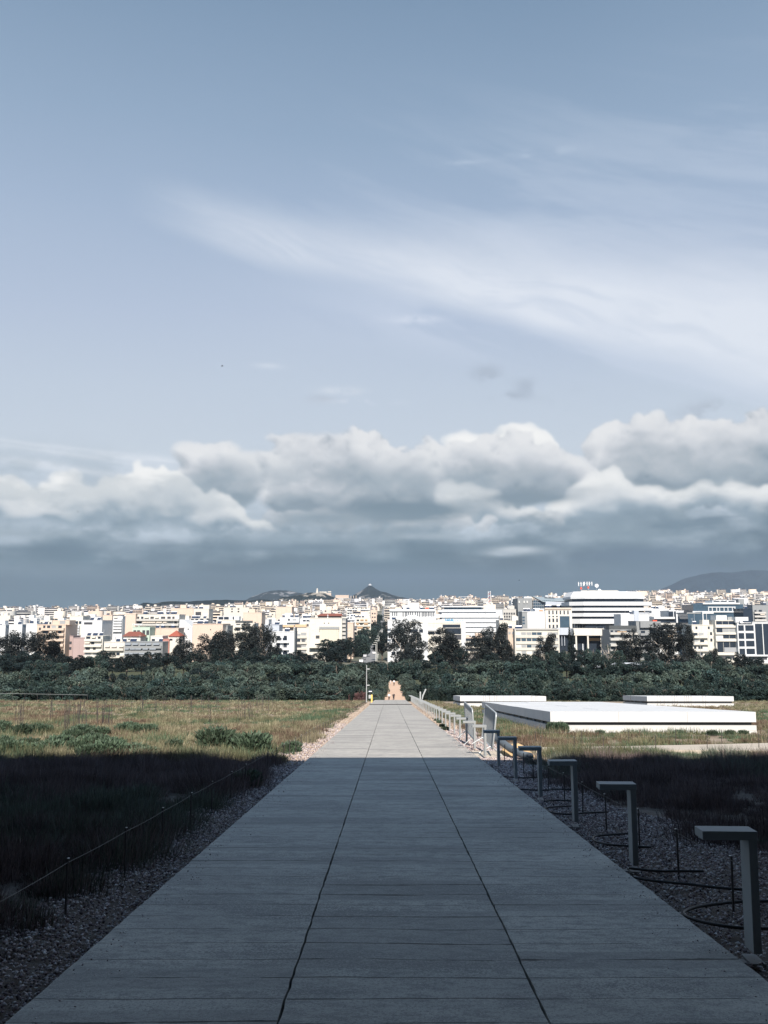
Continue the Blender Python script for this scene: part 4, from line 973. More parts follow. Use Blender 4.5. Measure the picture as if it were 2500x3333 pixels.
def shrub(px, py, s, label, group, hz=1.0):
    x, y = on_slope(px, py); me, st = SH[rnd.randrange(3)]
    o = empty('green_shrub', (x, y, G(y)-.1), label, 'shrub', group, rnd.uniform(0, 6.28)); o.scale = (s, s, s*hz)
    for nm, m_ in (('foliage', me), ('stems', st)):
        c = bpy.data.objects.new(nm, m_); col.objects.link(c); c.parent = o
GP = 'leafy green shrubs in the sunlit field'
for cx, cy, s, lb in ((1165, 372, 1.75, 'dense green shrub standing alone in the dry field, left of two by the path'), (1275, 355, .9, 'small dark green shrub between the two larger ones near the path'), (1358, 405, 1.7, 'broad green shrub in the dry field, nearest the path fence'),
    (940, 375, .8, 'small green shrub in the dry field left of the lone dense shrub'), (1430, 340, .8, 'small green shrub in the upper dry field near the path'), (1535, 288, .7, 'tiny far green shrub near the path fence'), (1575, 395, .9, 'green shrub pushed against the left rope fence'),
    (1335, 570, .85, 'shaded green shrub beside the left rope fence')):
    shrub(cx*.6028, 2200+cy*.6028, s, lb, GP)
for cx, cy in ((665, 405), (745, 425), (700, 430), (780, 440), (580, 430), (600, 400), (470, 360), (520, 430), (480, 435), (430, 330), (350, 370), (390, 345), (240, 390), (150, 380), (190, 300), (50, 405), (20, 370), (120, 310), (240, 300), (280, 400), (100, 400), (320, 390), (450, 310), (540, 310), (500, 350), (410, 400), (540, 380), (-30, 390), (-20, 300), (10, 290)):
    shrub(cx*.6028, 2200+(cy)*.6028, rnd.uniform(.8, 1.3), 'leafy green plant in the %s %s of the green patch in the left field' % ('upper' if cy < 350 else ('middle' if cy < 400 else 'lower'), 'left end' if cx < 180 else ('centre' if cx < 450 else 'right end')), 'plants of the green patch on the left', rnd.uniform(.8, 1.2))
for cx, cy in ((665, 295), (700, 285), (800, 300), (740, 300)): shrub(cx*.6028, 2200+cy*.6028, 1.1, 'small green plant in the row above the green patch', 'green plants above the patch')
for cx, cy, s in ((640, 275, .9), (655, 268, .7), (600, 268, .8)): shrub(1400+cx*.663, 2200+cy*.663, s, 'tall weedy green plant at the near corner of the large white box', 'weeds at the corner of the white box', 1.5)
for cx in (835, 1220, 1385, 1540, 1475): shrub(1400+cx*.663, 2200+280*.663, .6, 'small green tuft along the front of the large white box', 'tufts before the white box', 1.0)
for px, py in ((1432, 2350), (1424, 2343), (1442, 2362), (1450, 2372)): shrub(px, py, .55, 'low green creeper at the right path edge among the path lights', 'creepers at the right path edge')
# ------------------------------------------------------------------ city
CUBES = {}
def pbox(name, x0, x1, y0, y1, z0, z1, m, parent, rx=0.0):
    if m not in CUBES: CUBES[m] = MB().box(-.5, .5, -.5, .5, -.5, .5).mesh('block', MATS[m])
    o = bpy.data.objects.new(name, CUBES[m]); col.objects.link(o); o.parent = parent
    o.location = ((x0+x1)/2, (y0+y1)/2, (z0+z1)/2); o.scale = (x1-x0, y1-y0, z1-z0); o.rotation_euler = (rx, 0, 0)
    return o
hm = MB(); hm.add([(-.9, -.6, .1), (.9, -.6, .1), (.9, .4, 1.2), (-.9, .4, 1.2)], [(0, 1, 2, 3)], 0); hm.add([(-.9, -.58, .04), (.9, -.58, .04), (.9, .42, 1.14), (-.9, .42, 1.14)], [(3, 2, 1, 0)], 0)
hm.tube([(-.8, .55, 1.35), (.8, .55, 1.35)], .28, 8, 1)
HEAT = hm.mesh('water_heater', [MATS['solar panel'], MATS['roof metal']])
ANT = MB().tube([(0, 0, 0), (0, 0, 3.2)], .05, 4).tube([(-.7, 0, 2.9), (.7, 0, 2.9)], .04, 4).tube([(-.5, 0, 2.4), (.5, 0, 2.4)], .04, 4).mesh('antenna', MATS['grey pole'])
class Bld:
    def __init__(s, crop, c0, c1, ct, d, depth, wall, label, name='apartment_block', cat='apartment block', parapet=True):
        s.ox = 400*(crop-1); s.d = d
        p0, p1, pt_ = s.ox+c0/3.318, s.ox+c1/3.318, 1850+ct/3.318
        X0 = at(p0, pt_, d)[0]; X1, _, Z = at(p1, pt_, d); s.cx = (X0+X1)/2; s.z0 = terrain(s.cx, d)-1.0; s.w = X1-X0; s.h = Z-s.z0; s.depth = depth; s.wall = wall
        s.o = empty(name, (s.cx, d, s.z0), label, cat); s.x0, s.x1 = -s.w/2, s.w/2
        pbox('wall', s.x0, s.x1, 0, depth, 0, s.h, wall, s.o)
        if parapet: pbox('parapet', s.x0-.12, s.x1+.12, -.12, depth+.12, s.h+.002, s.h+.35, wall, s.o)
    def X(s, c): return at(s.ox+c/3.318, 2050, s.d)[0]-s.cx
    def Z(s, c): return at(1250, 1850+c/3.318, s.d)[2]-s.z0
    def rect(s, name, c0, c1, ca, cb, m, out=.05, back=.0, rx=0): return pbox(name, s.X(c0), s.X(c1), -out, back-.0, s.Z(cb), s.Z(ca), m, s.o, rx)
    def win(s, c0, c1, ca, cb, m='window glass'):
        w = s.rect('window', c0, c1, ca, cb, m, .06, -.001)
        return w
    def wins(s, xs, ys, w, h, m='window glass'):
        for x in xs:
            for y in ys: s.win(x, x+w, y, y+h, m)
    def balc(s, c0, c1, ya, step, n, m=None, awn=.35, gaps=(2, 4), am='awning cloth', out=1.25, par=1.0):
        m = m or s.wall; x0, x1 = s.X(c0), s.X(c1)
        for i in range(n):
            z = s.Z(ya+i*step); pbox('balcony', x0, x1, -out-rnd.uniform(0, .1), -.002, z-par-.15, z, m, s.o)
            x = x0+.5
            while x < x1-1.2:
                w = rnd.uniform(1.1, 2.6)
                if x+w > x1-.3: break
                pbox('window', x, x+w, -.06, -.003, z-.9, z+1.25, rnd.choice(['window glass', 'window glass', 'grey shutter', 'painted recess']), s.o)
                if rnd.random() < awn: pbox('awning', x-.3, x+w+.3, -1.15, -1.08, z+.35, z+1.5, am, s.o, R(-32))
                x += w+rnd.uniform(.5, 1.6)
            if n*step > 60 and i == n-1: pass
    def roof(s, n=3, hut=True, ant=1, hm_='same'):
        if hut:
            a = rnd.uniform(s.x0+.5, max(s.x1-4, s.x0+.6)); w = min(rnd.uniform(2.8, 4.5), s.w*.5)
            pbox('roof_hut', a, a+w, 2.0, min(6, s.depth-1), s.h+.01, s.h+rnd.uniform(2.2, 3.0), s.wall if hm_ == 'same' else hm_, s.o)
        for _ in range(n):
            o = bpy.data.objects.new('water_heater', HEAT); col.objects.link(o); o.parent = s.o; o.location = (rnd.uniform(s.x0+1, s.x1-1), rnd.uniform(.8, 4), s.h+.36)
        for _ in range(ant):
            o = bpy.data.objects.new('antenna', ANT); col.objects.link(o); o.parent = s.o; o.location = (rnd.uniform(s.x0+.5, s.x1-.5), rnd.uniform(1, 5), s.h+.2)
WP, CP, PC, PE, TP, GC = 'white plaster', 'cream plaster', 'pale cream plaster', 'peach plaster', 'tan plaster', 'grey concrete'
# --- left of the path
b = Bld(1, -60, 62, 615, 455, 14, WP, 'plain white block cut by the left edge of the photo'); b.roof(1)
b = Bld(1, 100, 242, 610, 452, 14, WP, 'plain white block behind the tall trees, second from the left edge'); b.roof(2)
b = Bld(1, 243, 284, 640, 458, 12, 'pale concrete', 'narrow grey block with dark openings between two plain white blocks'); b.wins([250], [645, 690, 735], 28, 28, 'painted recess')
b = Bld(1, 285, 402, 600, 450, 14, WP, 'plain white block touching the tan balcony block'); b.roof(2)
b = Bld(1, 400, 712, 612, 418, 16, TP, 'tan apartment block with long balconies and one round window above the trees'); b.balc(455, 700, 645, 58, 7, TP, .1, out=1.5)
b.rect('upper_wall', 555, 740, 560, 611, TP, -.9, 9); b.win(420, 445, 640, 668, 'painted recess'); b.rect('window', 635, 695, 566, 600, 'grey shutter', -.82, .9); b.roof(1, False)
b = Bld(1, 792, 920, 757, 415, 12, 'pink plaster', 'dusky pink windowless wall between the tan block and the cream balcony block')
b = Bld(1, 745, 791, 735, 424, 10, 'pink plaster', 'narrow dark pink recess beside the tan block'); b.wins([758], [790, 850], 24, 30, 'painted recess')
b = Bld(1, 752, 880, 612, 465, 12, PC, 'white block with five stacked balconies behind the pink wall'); b.balc(760, 862, 622, 29, 4, WP, .5, out=1.4); b.rect('orange_awning', 752, 780, 622, 648, 'orange awning', .5, -.3)
b = Bld(1, 758, 897, 520, 480, 12, PC, 'cream block with a white roof room behind the stacked balconies'); b.wins([810, 850], [570], 30, 30); b.roof(1)
b = Bld(1, 880, 1105, 566, 440, 17, WP, 'large plain white block left of the peach roof wall, its right side in shade'); b.win(905, 995, 582, 606, 'painted recess'); b.roof(2, False)
b = Bld(1, 922, 1112, 735, 404, 12, PC, 'cream block of wide balconies just above the trees, solar heaters on its roof'); b.balc(924, 1108, 762, 60, 4, PC, .15); b.roof(4, False)
b = Bld(1, 1125, 1392, 800, 396, 12, PC, 'low cream house with two balcony floors and a terrace right of the cream balcony block'); b.balc(1140, 1348, 862, 78, 3, CP, .3); b.roof(2, False); b.rect('terrace_wall', 1180, 1390, 775, 800, CP, -3, 7)
b = Bld(1, 1112, 1212, 508, 525, 12, PE, 'plain peach wall standing above the large white block'); b.roof(1)
b = Bld(1, 1222, 1326, 520, 500, 10, WP, 'white block of five balconies right of the small peach wall'); b.balc(1224, 1318, 545, 30, 5, WP, .2)
b = Bld(2, 30, 140, 492, 462, 15, PE, 'plain peach end wall left of the long grey balconies'); b.roof(1, False)
b = Bld(2, 141, 610, 502, 465, 14, PC, 'long block with three rows of dark balconies and white awnings'); b.balc(142, 606, 545, 52, 4, 'pale concrete', .55, am='awning cloth', out=1.6); b.roof(7, False, 2)
b = Bld(2, 105, 292, 640, 415, 9, 'mint plaster', 'small mint green house with open framed terraces'); b.wins([115, 155, 212, 255], [668], 30, 52, 'painted recess')
b.rect('frame_post', 108, 118, 605, 640, 'mint plaster', .1, .2); b.rect('frame_post', 168, 178, 605, 640, 'mint plaster', .1, .2); b.rect('frame_beam', 100, 205, 598, 612, WP, .1, .4)
b = Bld(2, 10, 190, 742, 405, 10, PC, 'small cream house with a red tiled roof below the mint green house', 'house', 'house')
mb = MB(); w = b.w/2+.8; mb.add([(-w, -.8, 0), (w, -.8, 0), (w, 9, 0), (-w, 9, 0), (-w+2, 4, 2.2), (w-2, 4, 2.2)], [(0, 1, 5, 4), (1, 2, 5), (2, 3, 4, 5), (3, 0, 4), (3, 2, 1, 0)]); mb.build('tiled_roof', MATS['roof tile'], b.o, (0, 0, b.h+.36)); b.wins([60, 110], [760], 24, 26)
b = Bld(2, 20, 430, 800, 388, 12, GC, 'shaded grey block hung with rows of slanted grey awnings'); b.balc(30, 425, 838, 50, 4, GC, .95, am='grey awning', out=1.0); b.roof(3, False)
b = Bld(2, 300, 428, 735, 400, 10, PC, 'narrow dark house with stacked loggias beside the salmon house'); b.balc(304, 395, 790, 40, 3, 'pale concrete', .2)
b = Bld(2, 335, 600, 652, 425, 12, PE, 'low plain peach block in front of the long balcony rows'); b.roof(3, False)
b = Bld(2, 430, 502, 770, 398, 9, 'salmon plaster', 'small salmon pink house with one pale window by the round tree', 'house', 'house'); b.win(455, 480, 805, 835, 'window blind')
b = Bld(2, 500, 612, 742, 399, 9, PC, 'small house with a bright red tiled roof behind the round tree', 'house', 'house')
mb = MB(); w = b.w/2+.6; mb.add([(-w, -.6, 0), (w, -.6, 0), (w, 9, 0), (-w, 9, 0), (0, 4, 2.8)], [(0, 1, 4), (1, 2, 4), (2, 3, 4), (3, 0, 4), (3, 2, 1, 0)]); mb.build('tiled_roof', mat('bright tile', (.30, .09, .06)), b.o, (0, 0, b.h+.36)); b.win(510, 540, 760, 780)
b = Bld(2, 610, 752, 640, 440, 14, WP, 'white block with a stepped slanting side left of the tall peach wall')
mb = MB(); x0, x1 = b.x0, b.x1; zz = b.Z(560)-b.h; mb.add([(x0, 0, 0), (x1, 0, 0), (x1, 14, 0), (x0, 14, 0), (x0, 0, zz), (x0+2, 0, zz), (x0, 14, zz), (x0+2, 14, zz)], [(0, 1, 5, 4), (1, 2, 7, 5), (2, 3, 6, 7), (3, 0, 4, 6), (4, 5, 7, 6)]); mb.build('slanting_wall', MATS[WP], b.o, (0, 0, b.h+.36))
b.win(620, 655, 680, 692, 'painted recess'); b.win(700, 712, 650, 664, 'painted recess')
b = Bld(2, 755, 1080, 606, 402, 17, PE, 'tall plain peach wall without windows between two dark tree groups'); b.win(942, 952, 655, 668, 'painted recess'); b.roof(6, False, 2)
b = Bld(2, 1082, 1132, 625, 410, 14, GC, 'dark grey balcony strip on the right side of the tall peach wall'); b.balc(1084, 1130, 660, 42, 5, GC, .8, am='grey awning')
b = Bld(2, 520, 762, 434, 600, 16, PE, 'wide plain peach block high above the long balcony rows'); b.roof(3)
b = Bld(2, 764, 930, 440, 585, 14, CP, 'cream block with a dark gable right of the wide peach block'); b.wins([780], [470], 60, 40, 'painted recess'); b.win(860, 915, 485, 505, 'window blind'); b.roof(4, True, 2)
b = Bld(2, 720, 905, 545, 500, 14, 'pale concrete', 'long low pale block with thin dark balconies under the cream gable'); b.balc(724, 900, 560, 30, 2, WP, .2); b.roof(4, False)
b = Bld(2, 1010, 1215, 560, 432, 14, PC, 'pale modern house with large dark windows on its top floor'); b.rect('upper_storey', 1015, 1250, 518, 560, WP, -.6, 6); b.win(1030, 1080, 524, 553); b.win(1090, 1140, 524, 553); b.win(1183, 1197, 522, 556); b.win(1152, 1162, 600, 616, 'painted recess'); b.roof(2, False)
b = Bld(2, 1212, 1420, 598, 425, 14, PC, 'cream block with a dark planted roof terrace above the tallest left tree'); b.balc(1212, 1400, 612, 62, 3, PC, .2); b.rect('terrace_plants', 1228, 1390, 565, 596, 'dark clutter', -.2, 3)
b = Bld(2, 1300, 1500, 482, 530, 16, PE, 'plain peach block behind the cream roof terrace'); b.win(1420, 1435, 580, 592, 'painted recess'); b.roof(1)
b = Bld(2, 1090, 1365, 425, 700, 16, CP, 'distant cream block with a square stair tower below the wooded ridge'); b.rect('stair_tower', 1210, 1290, 395, 424, CP, -1, 6); b.wins([1165, 1235, 1235], [432, 460], 18, 14, 'painted recess'); b.roof(4, False, 2)
# --- centre left
b = Bld(3, 200, 362, 615, 425, 14, 'blue grey plaster', 'pale blue grey house with four dark windows'); b.wins([238], [666, 735], 40, 26); b.wins([300], [672], 36, 14); b.roof(2, False)
b = Bld(3, 368, 578, 532, 520, 14, WP, 'white flat roofed block behind the tan roofed houses'); b.balc(445, 575, 566, 40, 1, WP, .3); b.roof(6, True, 2)
b = Bld(3, 582, 700, 540, 525, 12, WP, 'white block with a dark strip window left of the big cream block'); b.wins([615, 655], [557], 32, 16); b.roof(3)
b = Bld(3, 280, 522, 690, 397, 14, WP, 'white four storey house with paired balcony doors and blue solar panels', 'house', 'house')
b.balc(332, 472, 778, 78, 3, WP, 0, out=1.3); b.wins([338, 412], [728-0, 806, 882], 34, 48); b.roof(2, False); b.rect('stair_wall', 522, 535, 640, 960, GC, .3, 8)
b = Bld(3, 520, 690, 640, 440, 14, PC, 'cream house with a column of dark recessed windows and tan roof trim'); b.wins([597], [694, 757, 817, 880], 58, 32, 'grey shutter'); b.rect('tan_fascia', 535, 655, 606, 634, 'tan tile', .4, 5, 0); b.balc(545, 660, 732, 62, 3, CP, .1, out=.6)
b = Bld(3, 375, 528, 640, 445, 12, PC, 'low house with a tan tiled awning roof over a dark terrace'); b.rect('tiled_awning', 400, 520, 612, 634, 'tan tile', .9, 6); b.win(420, 515, 640, 670, 'painted recess'); b.roof(1, False)
b = Bld(3, 692, 1040, 542, 400, 20, PC, 'big cream block with a projecting yellow box and a red tiled top floor')
b.rect('projecting_box', 800, 1006, 655, 830, 'yellow cream plaster', 1.6, -.002); b.rect('glass_canopy', 796, 1010, 628, 654, 'grey shutter', 1.9, -.002); b.wins([716], [582, 648, 714], 26, 18, 'window blind'); b.wins([843, 890], [586], 10, 12, 'painted recess')
b.win(757, 798, 725, 758, 'painted recess'); b.rect('terrace_slab', 692, 1030, 835, 858, PC, 2.4, -.002); b.wins([705, 760, 860], [868], 48, 22, 'grey shutter'); b.wins([700, 800], [935], 50, 30, 'painted recess'); b.win(748, 835, 814, 830, 'painted recess')
b.rect('top_floor', 775, 1020, 516, 541, 'dark clutter', -1.2, 12); b.rect('column', 878, 888, 500, 541, WP, -.9, 1.2)
mb = MB(); w = (b.X(1038)-b.X(758))/2; c_ = (b.X(1038)+b.X(758))/2; zt = b.Z(488)-b.Z(515); mb.add([(-w, 0, 0), (w, 0, 0), (w, 12, 0), (-w, 12, 0), (-w+2, 3.5, zt), (w-.5, 3.5, zt), (w-.5, 8, zt), (-w+2, 8, zt)], [(0, 1, 5, 4), (1, 2, 6, 5), (2, 3, 7, 6), (3, 0, 4, 7), (4, 5, 6, 7), (3, 2, 1, 0)]); mb.build('tiled_roof', MATS['roof tile'], b.o, (c_, .6, b.Z(515)))
b.rect('roof_hut', 822, 912, 442, 487, CP, -6, 11); b.rect('hut_window', 842, 858, 452, 468, 'painted recess', -5.9, 6.1)
b = Bld(3, 1042, 1082, 545, 402, 16, GC, 'shaded strip of stacked round balconies on the right side of the big cream block'); b.balc(1044, 1080, 565, 42, 7, 'pale concrete', .4, out=1.0)  # grey concrete paints the shade on the cream block's right side
b = Bld(3, 1086, 1162, 590, 432, 16, PE, 'narrow plain peach wall right of the stacked round balconies'); b.wins([1095, 1120], [652, 690], 10, 14, 'window blind')
b = Bld(3, 325, 498, 418, 700, 18, PE, 'square pale peach block standing above the white flat roofs'); b.roof(3, False, 2)
b = Bld(3, 1180, 1350, 535, 640, 16, PC, 'balcony block with orange awnings beside the avenue trees'); b.balc(1190, 1345, 570, 42, 4, CP, .5, am='orange awning'); b.roof(3)
b = Bld(3, 1090, 1345, 425, 900, 16, PC, 'wide distant block with long white balconies above the orange awnings'); b.balc(1095, 1340, 438, 28, 3, WP, .2); b.roof(4, True, 2)
b = Bld(3, 1088, 1180, 520, 700, 14, WP, 'white block of balconies left of the orange awning block'); b.balc(1092, 1176, 545, 34, 3, WP, .2); b.roof(3)
b = Bld(3, 1352, 1415, 450, 930, 14, PE, 'narrow peach block facing the avenue'); b.wins([1362, 1388], [480, 520, 560], 14, 16); b.roof(1)
# --- centre right
b = Bld(4, 205, 600, 562, 402, 18, WP, 'white corner block with strip windows right of the avenue'); b.balc(206, 240, 625, 56, 5, WP, .4); b.rect('cornice', 430, 590, 576, 590, 'pale cream plaster', .25, -.002); b.win(440, 586, 657, 694, 'window glass'); b.rect('pier', 530, 545, 657, 694, WP, .2, -.002)
b.wins([250, 300, 350, 440], [760, 830, 900], 38, 34); b.roof(2, True, 1)
b.rect('side_stair', 586, 640, 562, 1000, WP, .9, -.002)
b = Bld(4, 640, 1046, 590, 404, 18, 'pale cream plaster', 'cream block with a dark glazed recess and blue letters on its roof', 'hotel', 'hotel')
b.win(800, 990, 606, 640); b.win(832, 998, 645, 710); b.win(832, 998, 716, 770, 'painted recess'); b.rect('ledge', 832, 998, 640, 646, 'pale concrete', .3, -.002); b.win(640, 775, 680, 712, 'window glass'); b.wins([1022], [604, 640], 8, 16, 'painted recess'); b.rect('cornice', 640, 780, 655, 672, WP, .3, -.002)
b.rect('roof_wall', 430, 792, 562, 589, 'pale cream plaster', -2, 8); b.rect('tall_pier', 1000, 1046, 575, 990, WP, .4, -.002)
def letters(txt, B_, c0, c1, ca, cb, m, name, out=.5):
    cu = bpy.data.curves.new(name, 'FONT'); cu.body = txt; cu.extrude = .06; cu.size = 1; cu.align_x = 'LEFT'; cu.offset = .012; cu.materials.append(MATS[m])
    o = bpy.data.objects.new(name, cu); col.objects.link(o); bpy.context.view_layer.update()
    w_, h_ = o.dimensions.x, o.dimensions.y; me = bpy.data.meshes.new_from_object(o.evaluated_get(bpy.context.evaluated_depsgraph_get())); bpy.data.objects.remove(o)
    o = bpy.data.objects.new(name, me); col.objects.link(o); o.parent = B_.o; ys = [v.co.y for v in me.vertices]; xs = [v.co.x for v in me.vertices]
    sx_ = (B_.X(c1)-B_.X(c0))/(max(xs)-min(xs)); sz_ = (B_.Z(ca)-B_.Z(cb))/(max(ys)-min(ys)); o.rotation_euler = (R(90), 0, 0); o.scale = (sx_, sz_, 1); o.location = (B_.X(c0)-min(xs)*sx_, -out, B_.Z(cb)-min(ys)*sz_)
    return o
b = Bld(4, 790, 1445, 450, 520, 22, WP, 'long white banded office building with dark ribbon windows', 'office_building', 'office building')
for ca, cb in ((472, 495), (533, 549), (582, 601), (634, 655), (688, 706)): b.rect('ribbon_window', 800 if ca < 520 else 770, 1345 if ca < 520 else 1420-(ca > 640)*120, ca, cb, 'window glass' if ca > 500 else 'blue glass', -.25, .5)
# proud spandrels make the ribbons real recesses
for ca, cb in ((450, 471), (496, 532), (550, 581), (602, 633), (656, 687), (707, 760)): b.rect('spandrel', 640 if ca == 496 else 745, 1448 if ca > 470 else 1380, ca, cb, WP, .9, -.002)
for x in (850, 962, 1075, 1185, 1265): b.rect('mullion', x, x+5, 484, 495, WP, .95, -.002)
b.rect('penthouse', 820, 1230, 420, 449, 'blue glass', -3, 14); b.rect('penthouse_roof', 790, 1260, 408, 419, WP, -1.5, 16); b.rect('roof_plant', 985, 1110, 318, 345, 'dark clutter', -8, 12) if False else None
b = Bld(4, 228, 722, 447, 500, 20, WP, 'white block with a row of tall slit windows right of the avenue', 'office_building', 'office building')
for x in (255, 278, 300, 368, 392, 408, 428, 450, 472, 500, 525, 548, 575, 592, 608, 625, 643, 660, 680, 700): b.win(x, x+9, 470, 515+(x % 3)*3)
b.rect('cornice', 225, 722, 447, 464, WP, .8, -.002); b.roof(5, True, 3)
b = Bld(4, 575, 700, 418, 530, 14, PC, 'pale penthouse with red and dark lettering above the slit windows'); b.rect('dark_panel', 580, 612, 424, 438, 'dark clutter', .1, -.002); b.rect('red_panel', 614, 650, 424, 438, 'red paint', .1, -.002); b.rect('dark_panel', 652, 664, 424, 438, 'dark clutter', .1, -.002)
b = Bld(4, 1450, 1592, 445, 560, 16, 'pale concrete', 'unfinished concrete frame with open floors beside the glass building')
for k in range(5):
    for j in range(4): b.win(1462+k*26, 1462+k*26+18, 478+j*32, 500+j*32, 'painted recess')
b.roof(1)
b = Bld(4, 1410, 1500, 565, 450, 14, PC, 'cream block with small side windows right of the banded building'); b.wins([1465], [598, 655, 712], 10, 30, 'window blind'); b.wins([1482], [650, 708], 12, 14, 'painted recess'); b.roof(1)
b = Bld(4, 1500, 1625, 600, 470, 14, WP, 'low white block between the cream block and the glass building'); b.roof(5, False, 2)
b = Bld(4, 1540, 1625, 350, 760, 16, WP, 'distant white block climbing behind the unfinished frame'); b.balc(1545, 1620, 375, 22, 4, WP, .1); b.roof(3, True, 2)
# --- right
b = Bld(5, 250, 726, 662, 408, 16, CP, 'five storey cream office block with rows of grey green windows', 'office_building', 'office building')
for k, y in enumerate((690, 757, 826, 893)):
    for x in (262, 320, 378, 435, 490, 548, 606, 664): b.win(x, x+50, y, y+29, rnd.choice(['grey shutter', 'window blind', 'grey shutter', 'blue glass']))
    b.rect('spandrel', 262, 716, y+32, y+60, CP, .35, -.002)
b.rect('cornice', 246, 730, 650, 662, 'pale concrete', .6, 16.4); b.wins([312, 384, 440], [968], 50, 40, 'painted recess'); b.rect('edge_pier', 716, 727, 662, 1000, PC, .5, -.002); b.rect('edge_pier', 250, 260, 662, 1000, PC, .5, -.002); b.roof(2, False, 3)
b = Bld(5, 176, 246, 655, 412, 15, TP, 'shaded side of the cream office block in darker beige, two small windows'); b.wins([182, 218], [682], 24, 30, 'grey shutter'); b.roof(1, False)  # side face turned from the sun, its shade painted as tan plaster
b = Bld(5, 330, 574, 470, 445, 14, WP, 'plain bright white block with a small orange sign'); b.rect('upper_wall', 475, 574, 434, 469, WP, -.02, 13); b.rect('orange_sign', 518, 560, 452, 468, 'orange paint', .1, -.022); b.roof(5, False)
b = Bld(5, 330, 385, 475, 442, 12, GC, 'narrow grey glass strip at the left edge of the bright white block'); b.wins([336], [520, 552, 584], 26, 20, 'blue glass')
b = Bld(5, 578, 866, 432, 480, 16, PC, 'cream building with a grid of dark windows and a glazed bay', 'office_building', 'office building')
for x in (620, 661, 701, 742, 783, 824): b.win(x, x+14, 456, 496)
for y, h_ in ((513, 14), (541, 40), (608, 36)):
    for x in (620, 661, 701): b.win(x, x+18, y, y+h_)
b.win(740, 846, 516, 640, 'blue glass'); b.rect('cornice', 578, 866, 430, 444, TP, .5, -.002); b.roof(3, False)
b = Bld(5, 450, 866, 345, 565, 24, 'blue glass', 'blue glass office building with a long folded grey roof', 'office_building', 'office building', parapet=False)
for x in range(460, 860, 22): b.rect('mullion', x, x+2, 345, 430, 'roof metal', .15, -.002)
for y in (370, 402): b.rect('floor_edge', 450, 866, y, y+4, 'roof metal', .2, -.002)
b.rect('white_fascia', 580, 866, 362, 400, 'blue grey plaster', 4, -.3); b.rect('side_wall', 290, 449, 322, 900, GC, -.4, 24); 
mb = MB(); xs = [b.X(455), b.X(560), b.X(866)]; zs = [b.Z(298), b.Z(356), b.Z(340)]; yb = 16
mb.add([(xs[0], -1, zs[0]), (xs[1], -2, zs[1]), (xs[2], -1, zs[2]), (xs[2], yb, zs[2]+1.5), (xs[1], yb, b.Z(300)), (xs[0], yb, zs[0]+1)], [(0, 1, 4, 5), (1, 2, 3, 4)]); mb.add([(x, y, z-.5) for x, y, z in mb.v[:6]], [(5, 4, 1, 0), (4, 3, 2, 1)]); mb.f += [(0, 6, 7, 1), (1, 7, 8, 2)]; mb.mi += [0, 0]
mb.build('folded_roof', mat('zinc roof', (.26, .32, .35), rough=.4), b.o); b.rect('stair_tower', 368, 455, 303, 345, WP, -4, 12); b.wins([298, 352, 385], [350], 14, 26, 'window blind')
for i_, x in enumerate((620, 660, 700)): b.rect('roof_unit', x, x+36, 288, 300, 'white plaster', -10, 14)
# the big banded building: stacked eight sided floors under a chamfered crown
t = Bld(5, 870, 1690, 330, 500, 2, WP, 'large white banded building with chamfered crown and antennas', 'office_building', 'office building', parapet=False)
for ch in list(t.o.children): bpy.data.objects.remove(ch)
dd = 34.0
def octo(c0, c1, ch_=5.5, y0=0.0): a, b_ = t.X(c0), t.X(c1); return [(a, ch_+y0), (a+ch_*1.35, y0), (b_-ch_*1.35, y0), (b_, ch_+y0), (b_, dd-ch_), (b_-ch_, dd), (a+ch_, dd), (a, dd-ch_)]
bands = [(330, 300, 885, 1693), (360, 401, 868, 1775), (425, 458, 868, 1790), (482, 520, 866, 1800), (545, 598, 828, 1805)]
mb = MB(); mb.prism(octo(905, 1690, 5, 1.5), 0, t.Z(300)); mb.build('glass_core', MATS['window glass'], t.o)
for ca, cb, c0, c1 in bands[1:]:
    mb = MB(); mb.prism(octo(c0, c1), t.Z(cb), t.Z(ca)); mb.build('white_band', MATS[WP], t.o)
# crown: slanted fascia
o0 = octo(885, 1693); n = 8; x0c, x1c = t.X(930), t.X(1610)
top = [(x0c, 8), (x0c+5, 4.5), (x1c-5, 4.5), (x1c, 8), (x1c, dd-8), (x1c-5, dd-5), (x0c+5, dd-5), (x0c, dd-8)]
mb = MB(); mb.add([(x, y, t.Z(328)) for x, y in o0]+[(x, y, t.Z(303)) for x, y in o0]+[(x, y, t.Z(247)) for x, y in top], [tuple(reversed(range(8)))]+[(8*k+i, 8*k+(i+1) % 8, 8*k+8+(i+1) % 8, 8*k+8+i) for k in range(2) for i in range(8)]+[tuple(range(16, 24))]); mb.build('crown', MATS[WP], t.o)
t.rect('roof_rail', 1010, 1430, 232, 246, 'pale concrete', -9, 18)
for k in range(28): t.rect('column', 905+k*29, 907+k*29, 600, 650, GC, -2.2, 2.6)
t.rect('ground_floor', 870, 1400, 598, 660, 'window glass', -3, 20); t.rect('base', 850, 1700, 660, 1000, GC, -3, 20)
